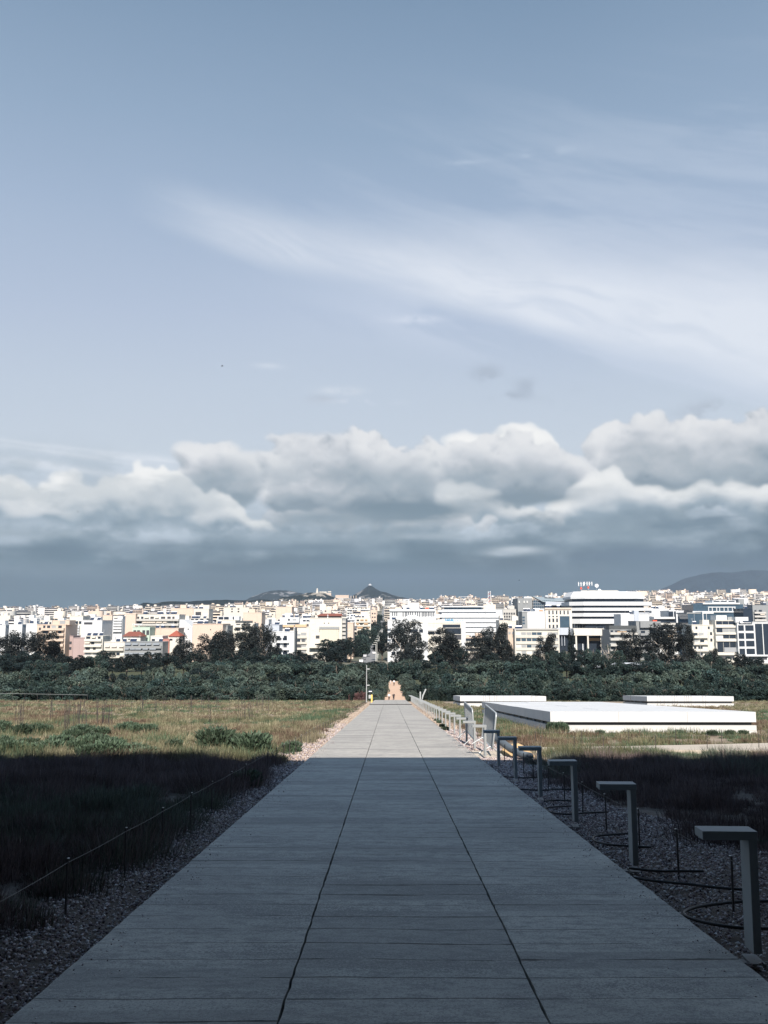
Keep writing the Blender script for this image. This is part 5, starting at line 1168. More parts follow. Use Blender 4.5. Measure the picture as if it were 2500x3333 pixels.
def mast(px_, pa, pb, label, n_=3):
    d = 508; X, Y, Z = at(px_, pb, d); H_ = at(px_, pa, d)[2]-Z; o = empty('antenna_mast', (X, d, Z), label, 'antenna', 'antennas on the banded building')
    MB().tube([(0, 0, -.5), (0, 0, H_)], .14, 6).build('mast', galv, o)
    for k in range(6): MB().tube([(0, 0, H_*k/6), (.55*(-1)**k, 0, H_*(k+.9)/6)], .07, 4).build('brace', galv, o)
    for k in range(n_):
        x = (k-(n_-1)/2)*1.5; MB().box(x-.2, x+.2, -.3, .1, H_*.55, H_*.98).build('panel_antenna', mat('antenna panel', (.7, .72, .72)), o)
    MB().tube([(-(n_)/2*1.3, 0, H_*.8), (n_/2*1.3, 0, H_*.8)], .07, 5).build('crossbar', galv, o)
    MB().box(-.5, .5, -.3, .3, H_*.2, H_*.42).build('red_section', MATS['red paint'], o)
mast(1600+968/3.318, 1894, 1924, 'left lattice antenna mast with upright panels on the banded building')
mast(1600+1045/3.318, 1893, 1921, 'right lattice antenna mast with red section on the banded building', 4)
X, Y, Z = at(1600+1135/3.318, 1920, 508); o = empty('satellite_dish', (X, Y, Z), 'small white dish antenna right of the two masts on the banded building', 'dish'); MB().tube([(0, 0, 0), (0, 0, 2.4)], .1, 6).build('leg', galv, o)
mb = MB(); mb.add([(math.cos(a)*r_*.9, -r_*r_*.25-.2, 2.6+math.sin(a)*r_*.9) for r_ in (.3, .8, 1.3) for a in [2*math.pi*k/12 for k in range(12)]], [(12*j+i, 12*j+(i+1) % 12, 12*j+12+(i+1) % 12, 12*j+12+i) for j in range(2) for i in range(12)]+[tuple(range(12))]); mb.build('bowl', mat('antenna panel'), o)
X, Y, Z = at(1957, 1923, 505); o = MB(); o.add([(math.cos(a)*math.cos(e_)*1.2, math.sin(a)*math.cos(e_)*1.2, math.sin(e_)*1.3+1) for e_ in (-.5, 0, .5, 1.0, 1.45) for a in [2*math.pi*k/12 for k in range(12)]], [(12*j+i, 12*j+(i+1) % 12, 12*j+12+(i+1) % 12, 12*j+12+i) for j in range(4) for i in range(12)]); tag(o.build('radome', mat('antenna panel'), None, (X, Y+4, Z-1.0), True), 'small white dome on the roof edge of the banded building', 'dome')
# podium with canopy on columns
b = Bld(5, 886, 1222, 652, 430, 26, 'pale concrete', 'pale podium with a deep canopy on columns below the banded building', 'podium', 'podium', parapet=False)
for ch in list(b.o.children): bpy.data.objects.remove(ch)
pbox('canopy', b.X(886), b.X(1216), 0, 26, b.Z(725), b.Z(650), PC, b.o); b.rect('glass_wall', 900, 1200, 726, 1000, 'window glass', -5, 24); b.rect('orange_wall', 1070, 1190, 756, 785, 'orange awning', -4.8, 5)
b.rect('shaded_canopy_side', 732, 885, 645, 720, 'blue grey plaster', -6, 20); b.rect('glass_wing', 740, 880, 721, 900, 'window glass', -8, 18)  # podium's left face, its shade painted as blue grey plaster
for x in (905, 1032, 1185): b.rect('column', x, x+16, 726, 1000, PC, -.3, 1.2)
for x in (755, 785, 815): b.rect('fin', x, x+5, 721, 840, 'blue grey plaster', -7, 8)
b = Bld(5, 1272, 1575, 668, 412, 14, GC, 'dark balcony block with roof solar panels and one orange blind'); b.balc(1274, 1572, 690, 62, 4, 'pale concrete', .1, out=1.5); b.rect('planted_roof', 1275, 1572, 618, 664, 'dark clutter', -.5, 8); b.rect('orange_blind', 1350, 1450, 678, 704, 'orange awning', 1.55, -1.5); b.roof(5, False, 1)
b = Bld(5, 1560, 1700, 575, 425, 14, GC, 'grey concrete block with three slits and shaded lower floors')
b.rect('side_block', 1600, 1820, 572, 640, GC, 1.5, 5); b.wins([1645, 1672, 1695], [600], 14, 44, 'painted recess'); b.balc(1600, 1740, 700, 62, 4, GC, .1)
b = Bld(5, 1395, 1700, 500, 455, 14, WP, 'white rooftop block with a green grey penthouse below the banded building'); b.rect('penthouse', 1600, 1725, 474, 508, 'roof metal', -2, 9); b.rect('chimney', 1545, 1595, 455, 575, 'blue grey plaster', .4, 4); b.roof(1, False, 3); b.rect('red_sign', 1745, 1790, 558, 572, 'red paint', .2, 1)
b = Bld(6, 280, 480, 580, 430, 14, GC, 'grey angular concrete block left of the largest round tree', 'office_building', 'office building'); b.balc(300, 460, 690, 55, 4, GC, .1)
b = Bld(6, 430, 652, 530, 470, 16, 'window glass', 'dark glazed block with a white roof slab behind the largest round tree', 'office_building', 'office building', parapet=False); b.rect('roof_slab', 425, 652, 524, 546, WP, 1.2, 17); b.rect('lower_slab', 440, 720, 588, 610, 'pale concrete', 1.5, -.002)
b = Bld(6, 590, 748, 462, 490, 16, WP, 'white slab building with a dark glass strip right of the dark glazed block', 'office_building', 'office building'); b.win(592, 672, 466, 590); b.rect('fin', 640, 648, 462, 600, WP, .5, -.002); b.win(708, 714, 480, 575, 'window blind')
b = Bld(6, 400, 590, 440, 520, 14, WP, 'low white rooftops right of the banded building'); b.roof(5, True, 3)
b = Bld(6, 792, 1075, 480, 452, 16, 'blue glass', 'blue glass cube with white frame fins on the right', 'office_building', 'office building', parapet=False); b.rect('roof_slab', 788, 940, 476, 490, GC, .3, 16.2); b.rect('white_frame', 955, 1078, 470, 490, WP, .4, 10); b.rect('white_frame', 955, 966, 490, 600, WP, .4, 4); b.rect('mullion', 998, 1002, 490, 600, WP, .3, -.002); b.rect('mullion', 866, 869, 490, 590, 'roof metal', .2, -.002)
b = Bld(6, 850, 1390, 388, 525, 20, 'blue glass', 'wide glass office building with white roof slab and square white window frames', 'office_building', 'office building', parapet=False); b.rect('roof_slab', 965, 1365, 372, 388, WP, .8, 20); b.rect('upper_floor', 1085, 1338, 345, 371, WP, -1.5, 14)
for x in (1095, 1172, 1258): b.rect('upper_window', x, x+68, 350, 362, 'window glass', -1.4, 1.6)
for x0_, x1_ in ((1022, 1070), (1110, 1150), (1190, 1240), (1280, 1316)):
    b.rect('frame', x0_, x0_+8, 420, 470, WP, .4, -.002); b.rect('frame', x1_-8, x1_, 420, 470, WP, .4, -.002)
b.rect('frame_beam', 1020, 1318, 414, 424, WP, .5, -.002); b.rect('sill', 850, 1370, 462, 476, WP, .7, -.002); b.rect('stair_tower', 1365, 1425, 330, 470, GC, -1, 10)
b = Bld(6, 835, 1082, 615, 394, 14, PC, 'small white balcony block with a bare steel frame standing on its front'); b.balc(838, 1000, 725, 72, 4, PC, 0, out=1.2); b.wins([876, 1010], [628], 20, 28); b.wins([1030], [688, 757], 22, 32); b.rect('steel_frame', 905, 909, 680, 1000, 'roof metal', 1.35, -1.3); b.rect('steel_frame', 1000, 1003, 680, 1000, 'roof metal', 1.35, -1.3); b.roof(1, True, 1)
b = Bld(6, 1086, 1318, 566, 392, 16, PC, 'cream building with wide ribbon windows and a white roof box', 'office_building', 'office building')
for ca, cb, ms in ((570, 606, ['window glass']*3), (645, 690, ['window glass', 'grey shutter', 'grey shutter']), (716, 757, ['window blind', 'window glass', 'window glass']), (792, 905, ['window glass']*3)):
    for k in range(3): b.rect('window', 1102+k*68, 1102+k*68+65, ca, cb, ms[k], .04, -.001)
b.rect('louvre', 1175, 1308, 853, 905, 'roof metal', .15, -.05)
for ca, cb in ((613, 640), (692, 714), (760, 788), (910, 935)): b.rect('spandrel', 1088, 1316, ca, cb, PC, .6, -.002)
b.rect('roof_box', 1125, 1240, 506, 560, WP, -2, 9); b.rect('roof_shed', 1244, 1312, 524, 562, 'grey shutter', -1.5, 7); b.wins([1110, 1180], [944], 100, 30, 'painted recess')
b = Bld(6, 1322, 1800, 585, 390, 18, WP, 'white grid facade with large dark panes and tall glass strips at the right edge', 'office_building', 'office building'); b.rect('gable_wall', 1310, 1450, 525, 585, WP, .3, 12)
for y, h_ in ((614, 60), (698, 62), (781, 62), (866, 60)):
    b.win(1338, 1398, y, y+h_); b.win(1414, 1504, y, y+h_)
for x0_, x1_ in ((1520, 1596), (1606, 1700), (1712, 1790)): b.win(x0_, x1_, 598, 930)
b.rect('ledge', 1340, 1800, 932, 948, WP, .9, -.002)
for x in (1432, 1538, 1645): b.win(x, x+92, 954, 985, 'painted recess')
sg = b.rect('sign_board', 1348, 1488, 567, 597, 'sign dark', .42, -.31); 
b.rect('sign_logo', 1354, 1384, 570, 584, 'sign white', .47, -.425); b.rect('sign_logo', 1362, 1392, 580, 592, 'sign white', .47, -.425)
for k in range(9): b.rect('sign_letter', 1390+k*10, 1390+k*10+7, 584, 591, 'sign white', .47, -.425)
b = Bld(6, 1490, 1800, 400, 540, 16, GC, 'dark grey balcony block at the right edge behind the white grid facade'); b.balc(1515, 1640, 470, 40, 3, 'pale concrete', .1); b.roof(3, True, 1)
b = Bld(6, 1390, 1488, 440, 500, 14, 'window glass', 'dark low glass block between the white frames and the grey block'); b.roof(2, False)
# blue rooftop letters: four tall script-like strokes and a line of small ones, as far as they can be read
hb = [o for o in bpy.data.objects if o.name.startswith('hotel') and o.type == 'EMPTY'][0]
class HB: pass
h_ = Bld.__new__(Bld); h_.ox = 1200; h_.d = 404; h_.cx = hb.location.x; h_.z0 = hb.location.z; h_.o = hb
for k, x in enumerate((832, 852, 874, 895)):
    mb = MB(); X0, X1, Za, Zb = h_.X(x), h_.X(x+14), h_.Z(569), h_.Z(540+(k % 2)*6); w_ = .35
    mb.tube([(X0, -.2, Za), (X0+.2, -.2, Zb), (X1-.3, -.2, Zb-.2), (X1, -.2, Za)] if k % 2 else [(X0, -.2, Zb), (X0, -.2, Za), (X1, -.2, Za+.2), (X1, -.2, Zb-.5)], w_*.6, 6); mb.build('roof_letter', MATS['blue paint'], hb)
for k in range(11): MB().box(h_.X(930+k*9.5), h_.X(930+k*9.5+6), -.3, -.15, h_.Z(566), h_.Z(556)).build('small_letter', MATS['blue grey plaster'] if k % 3 else MATS['blue paint'], hb)
MB().box(h_.X(912), h_.X(916), -.3, -.1, h_.Z(585), h_.Z(545)).build('tall_stroke', MATS['blue paint'], hb)
# white obelisk like posts, curved low wall, distant masts, cars
for c_, ca, cb, lb, w_ in ((898, 820, 1060, 'white tapering post standing before the podium, taller and left of two', 1.1), (985, 815, 1035, 'white tapering post right of the tall one before the podium', .7)):
    X, Y, Z = at(1600+c_/3.318, 1850+ca/3.318, 345); g = terrain(X, Y); o = MB().prism([(-w_/2, -w_/2), (w_/2, -w_/2), (w_/2, w_/2), (-w_/2, w_/2)], -.5, Z-g, 0, .45); tag(o.build('tapering_post', MATS[WP], None, (X, Y, g)), lb, 'post')
mb = MB(); P_ = []
for k in range(25):
    px_ = 1935+k*9.5; X, Y, Z = at(px_, 2166-9*math.sin(math.pi*min(1, k/22)), 300+6*math.sin(k*.13)); P_.append((X, Y, Z))
for k, (X, Y, Z) in enumerate(P_): mb.v += [(X, Y, Z-1.1), (X, Y, Z), (X, Y+1.2, Z), (X, Y+1.2, Z-1.1)]
for k in range(24):
    for j in range(4): mb.f.append((4*k+j, 4*k+(j+1) % 4, 4*k+4+(j+1) % 4, 4*k+4+j)); mb.mi.append(0)
ow = mb.build('curved_wall', MATS['blue grey plaster']); tag(ow, 'long low pale curved wall crossing in front of the round trees on the right', 'wall')
mb = MB()
for k in (2, 8, 14, 20): X, Y, Z = P_[k]; mb.box(X-.3, X+.3, Y+.2, Y+.9, terrain(X, Y)-.5, Z-1.08)
mb.build('support_piers', MATS[GC], ow)
for px_, ya, yb, lb in ((1593, 1924, 1948, 'red and white lattice tower on the skyline right of the centre'),):
    X, Y, Z = at(px_, yb, 900); H_ = at(px_, ya, 900)[2]-Z; o = empty('lattice_tower', (X, Y, Z-6), lb, 'tower')
    for sx_ in (-1, 1): MB().tube([(sx_*1.6, 0, 0), (sx_*1.1, 0, H_+6)], .28, 5).build('leg', mat('antenna panel'), o)
    for k in range(7): z_ = (H_+6)*k/7; MB().tube([(-1.5, 0, z_), (1.4, 0, z_+(H_+6)/7)], .2, 4).build('brace', MATS['red paint'] if k % 2 else mat('antenna panel'), o)
X, Y, Z = at(1517, 1950, 1300); o = empty('roof_gantry', (X, Y, Z), 'thin steel gantry on the skyline above the long banded building', 'gantry'); Wd = at(1535, 1950, 1300)[0]-at(1499, 1950, 1300)[0]; H_ = at(1517, 1942, 1300)[2]-Z
MB().box(-Wd/2, Wd/2, -.4, .4, H_-.5, H_+.4).build('beam', MATS['roof metal'], o)
for u in (-.48, -.1, .25, .48): MB().box(Wd*u-.3, Wd*u+.3, -.3, .3, -12, H_-.5).build('leg', MATS['roof metal'], o)
# avenue
mb = MB(); av = [380, 420, 500, 600, 700, 850, 1000, 1120, 1300, 1500, 1650, 1900, 2200]
for y in av: z = terrain(-10.4, y)+.06; mb.v += [(-14.2, y, z), (-6.8, y, z)]
for k in range(len(av)-1): mb.f.append((2*k, 2*k+1, 2*k+3, 2*k+2)); mb.mi.append(0)
tag(mb.build('avenue', mat('asphalt', (.20, .21, .22), rough=.85, var=.12, scale=.1)), kind='structure')
lp = MB().tube([(0, 0, 0), (0, 0, 9)], [.14, .09], 6).mesh('post', mat('pale pole', (.6, .62, .6))); la = MB().box(-1.6, 0, -.12, .12, 8.9, 9.05).mesh('lamp_arm', MATS['pale pole'])
for k in range(12):
    y = 372+k*34; o = empty('street_lamp', (-5.9, y, terrain(-5.9, y)), f'{ordn(k+1)} pale street lamp counted from the park, right side of the avenue', 'street lamp', 'street lamps along the avenue')
    for nm, m_ in (('post', lp), ('lamp_arm', la)): c = bpy.data.objects.new(nm, m_); col.objects.link(c); c.parent = o
def car_mesh():
    body = MB(); prof = [(-2.1, .3), (-2.15, .8), (-1.4, .95), (-.8, 1.42), (.7, 1.45), (1.4, 1.0), (2.1, .85), (2.15, .3)]
    n = len(prof); body.v = [(-.85, y, z) for y, z in prof]+[(.85, y, z) for y, z in prof]; body.f = [tuple(range(n)), tuple(reversed(range(n, 2*n)))]+[(i, n+i, n+(i+1) % n, (i+1) % n) for i in range(n)]; body.mi = [0]*len(body.f); return body
cb_ = car_mesh()
for i, (x, y, c, lb) in enumerate(((-13.0, 392, (.75, .76, .77), 'white car parked at the near left end of the avenue'), (-12.6, 420, (.12, .13, .14), 'dark car behind the white car on the avenue'), (-12.8, 446, (.5, .52, .55), 'silver car parked farther up the avenue'), (-8.6, 480, (.72, .73, .74), 'white car driving away on the right lane of the avenue'))):
    o = empty('parked_car', (x, y, terrain(x, y)+.08), lb, 'car', 'cars on the avenue'); cb_.build('body', mat('car paint %d' % i, c, rough=.3, var=.02), o)
    MB().box(-.75, .75, -1.12, -1.02, 1.0, 1.36).build('rear_window', MATS['window glass'], o)
    for wx in (-.8, .8):
        for wy in (-1.3, 1.3): MB().tube([(wx-.1, wy, .32), (wx+.1, wy, .32)], .32, 10).build('wheel', black, o)
# --- generic blocks: six designs, copied with their own size and turn, then the far mass
def design(r, dark=True):
    """unit block in real metres: (mesh, width, depth, height)"""
    w, dp, nf = r.uniform(11, 24), r.uniform(10, 16), r.randint(3, 6); h = nf*3.05; mb = MB(); style = r.choice(['balc', 'balc', 'plain', 'wins', 'half'])
    mb.box(-w/2, w/2, 0, dp, -8, h, 0); mb.box(-w/2-.1, w/2+.1, -.1, dp+.1, h+.01, h+.4, 0)
    for k in range(nf):
        z = k*3.05
        if style in ('balc', 'half'):
            x0 = -w/2+.3 if style == 'balc' else r.choice((-w/2+.3, 0)); x1 = w/2-.3 if style == 'balc' else x0+w/2-.6
            mb.box(x0, x1, -1.3, -.003, z+.0, z+1.15, 2); mb.box(x0+.3, x1-.3, -.06, -.003, z+1.2, z+2.8, 1)
            if r.random() < .4: xx = r.uniform(x0, (x0+x1)/2); mb.box(xx, min(xx+3, x1), -1.2, -.9, z+1.9, z+2.7, 3)
        elif style == 'wins':
            x = -w/2+1
            while x < w/2-1.6: mb.box(x, x+1.3, -.06, -.003, z+1.0, z+2.4, 1); x += r.uniform(2.4, 3.6)
    for _ in range(r.randint(1, 2)): a = r.uniform(-w/2+1, w/2-5); mb.box(a, a+r.uniform(3, 4.5), 2, 6.5, h+.41, h+r.uniform(2.4, 3.2), 0)
    for _ in range(r.randint(2, 7)):
        a = r.uniform(-w/2+.5, w/2-2.2); y = r.uniform(.6, dp-3); mb.box(a, a+1.7, y, y+.9, h+.41, h+1.3, r.choice((1, 1, 3))); 
    for _ in range(2): a = r.uniform(-w/2+.5, w/2-.5); mb.box(a, a+.12, 3, 3.12, h+.4, h+3.4, 4)
    return mb, w, dp, h
COLS = [('white', [WP, 'window glass', WP, 'awning cloth', 'roof metal']), ('cream', [CP, 'window glass', PC, 'grey shutter', 'roof metal']), ('pale', [PC, 'painted recess', WP, 'grey awning', 'roof metal']),
        ('peach', [PE, 'window glass', PC, 'awning cloth', 'roof metal']), ('grey', ['pale concrete', 'window glass', WP, 'grey awning', 'roof metal']), ('white', [WP, 'grey shutter', 'pale concrete', 'orange awning', 'roof metal'])]
r6 = random.Random(77); DES = []
for i in range(16):
    mb, w, dp, h = design(r6); cn, ms = COLS[i % 6]; DES.append((mb.mesh('apartment block', [MATS[m] for m in ms]), w, dp, h, cn, mb))
ZN = [(-.50, -.36, 'at the left edge'), (-.36, -.24, 'left of the long balconies'), (-.24, -.14, 'under the low wooded ridge'), (-.14, -.03, 'below the rocky hill'), (-.03, .06, 'under the pointed hill'), (.06, .17, 'above the long banded building'), (.17, .30, 'beside the big banded building'), (.30, .56, 'under the blue mountain')]
cnt = 0; occupied = []
d = 470.0
while d < 1180 and cnt < 205:
    x = -.52*d
    while x < .52*d:
        me, w, dp, h, cn, mb = DES[r6.randrange(16)]; s_ = r6.uniform(.85, 1.15); x += w*s_/2+r6.uniform(.3, 3)
        dj = d+r6.uniform(-9, 9)
        if not (-26 < x < -1.0-0*d) and not (-14-9 < x < -6.8+7+w/2) and r6.random() < .80:
            az = x/dj; zn = [z for a, b_, z in ZN if a <= az < b_]
            if zn and cnt < 205:
                o = bpy.data.objects.new('city_block', me); col.objects.link(o); o.location = (x, dj, terrain(x, dj)+(.0 if dj > 700 else -2.0)); o.scale = (s_, s_, r6.uniform(.85, 1.15)); o.rotation_euler = (0, 0, r6.gauss(0, .05))
                near_ = 'nearer' if dj < 800 else 'farther'
                tag(o, f'{cn} flat roofed block in the {near_} rows {zn[0]}', 'apartment block', f'{cn} blocks in the {near_} city rows {zn[0]}'); cnt += 1
        x += w*s_/2
    d += 52
print('city blocks', cnt)
# the far mass, thousands of houses that read as one texture
def far_city():
    g = np.random.default_rng(5); V = []; Fc = []; C_ = []; pal = np.array([(.64, .63, .61), (.63, .56, .46), (.56, .47, .40), (.40, .41, .40), (.64, .59, .51), (.54, .56, .59)])
    bx0 = []
    d = 640.0
    while d < 5200:
        wst = 17+d*.004; nx = int(1.12*d/wst); xs = (np.arange(nx)-nx/2+.5)*wst+g.uniform(-5, 5, nx)
        for x in xs:
            if -25 < x < 1.5 and d < 2300: continue
            if d < 1180 and g.random() < .42: continue
            if g.random() < .10: continue
            y = d+g.uniform(-16, 16); z = terrain(x, y); w = g.uniform(9, wst*1.05); dp = g.uniform(9, 15); nf = g.integers(3, 7) if g.random() < .9 else 8
            if d > 2500: nf = g.integers(2, 5)
            h = nf*3.05*(1 if d < 2500 else .9); c = pal[g.choice(6, p=[.36, .20, .10, .12, .17, .05])]*g.uniform(.86, 1.04)
            q = math.tan(g.normal(0, .06)); st = g.random()
            bx0.append((x-w/2, x+w/2, y, y+dp, z-9, z+h, c, q))
            if g.random() < .6: a = g.uniform(x-w/2, x+w/2-4); bx0.append((a, a+3.8, y+2, y+6, z+h+.01, z+h+2.8, c, q))
            if d < 3200:
                if st < .85:
                    for k in range(max(0, nf-4), nf):
                        zz = z+k*3.05; x0, x1 = (x-w/2+.4, x+w/2-.4) if st < .62 else (x-w/2+.4, x)
                        bx0.append((x0, x1, y-.08, y-.005, zz+1.15, zz+2.85, np.array((.035, .04, .055)), q)); bx0.append((x0, x1, y-1.2, y-.006, zz, zz+1.1, c*1.02, q))
                for _ in range(g.integers(2, 7)): a = g.uniform(x-w/2, x+w/2-2); b_ = g.uniform(0, dp-2); bx0.append((a, a+g.uniform(1.2, 2.4), y+b_, y+b_+1, z+h+.02, z+h+1.3, np.array((.05, .06, .08)), q))
        d += 30+d*.012
    n = len(bx0); V = np.zeros((n, 8, 3)); C_ = np.zeros((n, 8, 3))
    for i, (x0, x1, y0, y1, z0, z1, c, q) in enumerate(bx0):
        V[i] = [(x0, y0, z0), (x1, y0, z0), (x1, y1, z0), (x0, y1, z0), (x0, y0, z1), (x1, y0, z1), (x1, y1, z1), (x0, y1, z1)]; C_[i] = c
    f = np.array([(4, 5, 6, 7), (0, 1, 5, 4), (1, 2, 6, 5), (2, 3, 7, 6), (3, 0, 4, 7)]); Fc = (f[None]+(np.arange(n)*8)[:, None, None]).reshape(-1, 4)
    o = npobj('far_city', V.reshape(-1, 3), Fc, mat('far plaster', tint=True, var=.06, scale=.05, rough=.9), C_.reshape(-1, 3)); tag(o, 'endless pale far city of flat roofed blocks spreading to the hills', 'city', kind='stuff'); print('far boxes', n)
far_city()
# dark tree specks among the far roofs
def far_trees():
    g = np.random.default_rng(9); bl = []
    for _ in range(1500):
        d = 600+3600*g.random()**1.6; x = g.uniform(-.5, .5)*d; z = terrain(x, d); bl.append((x, d-8, z+g.uniform(4, 10), g.uniform(2.5, 5)))
    V, Fc, C_ = leaves(bl, 80000, .9, 4, .1); o = npobj('far_greenery', V, Fc, LEAF['pine'], C_); tag(o, 'dark tree crowns scattered between the far roofs', 'greenery', kind='stuff')
far_trees()
# ------------------------------------------------------------------ hills
def hill(name, prof, d, depth, m, rough_=6.0, cell=60.0, nx=140, ny=26, seed=0, base=None):
    pts3 = [at(px, py, d) for px, py in prof]; xs = [p[0] for p in pts3]; zs = [p[2] for p in pts3]; V = []
    for j in range(ny):
        v_ = -1+2*j/(ny-1)
        for i in range(nx):
            x = xs[0]+(xs[-1]-xs[0])*i/(nx-1); zt = float(np.interp(x, xs, zs)); zb = base if base is not None else terrain(x, d-depth*.5)-10
            k = max(0.0, 1-abs(v_)**1.5); r_ = (vn(x, v_*depth, cell, seed)-.5)*2+(vn(x, v_*depth, cell*.4, seed+1)-.5)
            V.append((x, d+v_*depth, zb+(zt-zb)*k+r_*rough_*min(1, 2.2*abs(v_)+.12)*(k > .02)))
    Fc = [(j*nx+i, j*nx+i+1, (j+1)*nx+i+1, (j+1)*nx+i) for j in range(ny-1) for i in range(nx-1)]
    return tag(npobj(name, V, Fc, m, smooth=False), kind='structure')
def hill_mat(name, green, rock, scale, amt, lo=.5, hi=.58):
    m = bpy.data.materials.new(name); m.use_nodes = True; t = NT(m.node_tree); t.n.clear(); MATS[name] = m
    out = t.node('ShaderNodeOutputMaterial'); b = t.node('ShaderNodeBsdfPrincipled'); t.l.new(b.outputs[0], out.inputs[0]); P = t.node('ShaderNodeNewGeometry').outputs['Position']
    n1 = t.noise(P, scale, 5, .62); n2 = t.noise(P, scale*9, 4, .6)
    c = t.mix(t.step(n2, .4, .6), green, tuple(v*.5 for v in green)); c = t.mix(t.m('MULTIPLY', t.step(n1, lo, hi), amt), c, t.mix(t.step(n2, .35, .65), rock, tuple(v*.72 for v in rock)))
    t.l.new(c, b.inputs['Base Color']); b.inputs['Roughness'].default_value = .95; b.inputs['Specular IOR Level'].default_value = .05; return m
C3 = lambda cx, cy: (800+cx/3.318, 1850+cy/3.318)
hill('hill', [C3(*p) for p in ((1085, 345), (1120, 318), (1180, 285), (1240, 250), (1280, 222), (1310, 198), (1333, 182), (1352, 182), (1385, 200), (1420, 225), (1455, 248), (1520, 262), (1580, 285), (1640, 300), (1700, 318), (1800, 345))], 5600, 420, hill_mat('pine hill', (.022, .034, .038), (.26, .26, .25), .012, .8, .56, .62), 14, 90, seed=31)
hill('hill', [C3(*p) for p in ((-20, 350), (30, 335), (90, 300), (150, 280), (220, 255), (275, 238), (320, 236), (450, 238), (520, 250), (600, 268), (680, 300), (740, 330))], 6500, 500, hill_mat('far green hill', (.026, .040, .046), (.26, .27, .28), .009, .8, .55, .62), 16, 110, seed=41)
hill('hill', [C3(*p) for p in ((280, 400), (330, 350), (380, 318), (450, 305), (520, 295), (600, 285), (660, 268), (720, 262), (780, 262), (850, 262), (900, 285), (950, 300), (1000, 330), (1050, 350), (1090, 372), (1120, 395))], 3600, 260, hill_mat('rocky hill', (.020, .031, .032), (.34, .32, .28), .009, .95, .50, .54), 14, 55, seed=51)
hill('hill', [C3(*p) for p in ((-1100, 372), (-1000, 379), (-900, 359), (-700, 352), (-600, 359), (-520, 349), (-420, 343), (-300, 337), (-180, 342), (-60, 343), (60, 343), (150, 331), (260, 338), (360, 343), (450, 355), (600, 361), (800, 359), (950, 358), (1085, 373), (1130, 391))], 3300, 200, hill_mat('wooded ridge', (.016, .026, .029), (.24, .23, .21), .012, .5, .60, .66), 7, 45, nx=220, seed=61)
hill('mountain', [(2020, 1960), (2110, 1931), (2160, 1916), (2220, 1893), (2280, 1870), (2310, 1864), (2380, 1862), (2440, 1856), (2520, 1858), (2640, 1850), (2760, 1856), (2900, 1880), (3000, 1920)], 9600, 900, hill_mat('bare mountain', (.024, .042, .060), (.034, .054, .072), .004, .6), 60, 400, seed=71)  # dark blue base colour carries cloud shadow and distance haze
# chapel on the pointed hill, ruins and wall on the rocky one
X, Y, Z = at(*C3(1342, 180), 5600); o = empty('hilltop_chapel', (X, Y, Z-4), 'tiny white chapel on top of the pointed hill', 'chapel'); MB().box(-9, 9, -5, 5, 2, 9).build('wall', MATS[WP], o); MB().prism([(-2.5, -2.5), (2.5, -2.5), (2.5, 2.5), (-2.5, 2.5)], 9.01, 15, 0, .5).build('bell_tower', MATS[WP], o)
X, Y, Z = at(*C3(772, 262), 3560); o = empty('hilltop_monument', (X, Y, Z-3), 'pale pointed monument on top of the rocky hill', 'monument'); MB().prism([(-5, -4), (5, -4), (5, 4), (-5, 4)], 0, 18, 0, .55).build('shaft', MATS[CP], o); MB().prism([(-3, -3), (3, -3), (3, 3), (-3, 3)], 18.01, 22, 0, .3).build('tip', MATS[CP], o)
X0, Y, Z = at(*C3(795, 282), 4300); X1 = at(*C3(922, 282), 4300)[0]; Zt = at(*C3(860, 250), 4300)[2]; o = empty('temple_ruin', (X0, Y, Z-8), 'pale colonnade of an ancient temple behind the rocky hill', 'temple'); W0_ = X1-X0; HH = Zt-Z+8
MB().box(0, W0_, 0, 26, 0, 14).build('platform', MATS[TP], o); MB().box(0, W0_*.62, 1, 25, HH-6, HH).build('entablature', MATS[CP], o); c0 = None
MB().box(W0_*.72, W0_, 1, 25, HH-3, HH+2).build('entablature', MATS[CP], o); MB().box(W0_*.15, W0_*.95, 8, 20, 14, HH-8).build('cella_wall', MATS[CP], o)
for k in range(14):
    if c0 is None: c0 = MB().tube([(0, 2, 14), (0, 2, HH-6)], [2.2, 1.8], 8).build('column', MATS[CP], o); c = c0
    else: c = c0.copy(); col.objects.link(c)
    c.location = (W0_*.02+k*W0_*.072, 0, 0)
X0, Y, Z = at(*C3(930, 322), 4250); X1 = at(*C3(1112, 322), 4250)[0]; Zt = at(*C3(1000, 288), 4250)[2]; o = empty('citadel_wall', (X0, Y, Z-14), 'long pale tan citadel wall on the rock between the two hills', 'wall'); H_ = Zt-Z+14
MB().box(W0_*.3, X1-X0, 0, 60, 0, H_).build('rampart', MATS[TP], o); MB().prism([(0, -8), (X1-X0+16, -8), (X1-X0+20, 60), (0, 60)], -30, H_*.5, 0, .93).build('rock', MATS['pale concrete'], o)
for k in range(9): MB().box(W0_*.3+k*13, W0_*.3+k*13+3, -3, -.01, 0, H_-3).build('buttress', MATS[TP], o)
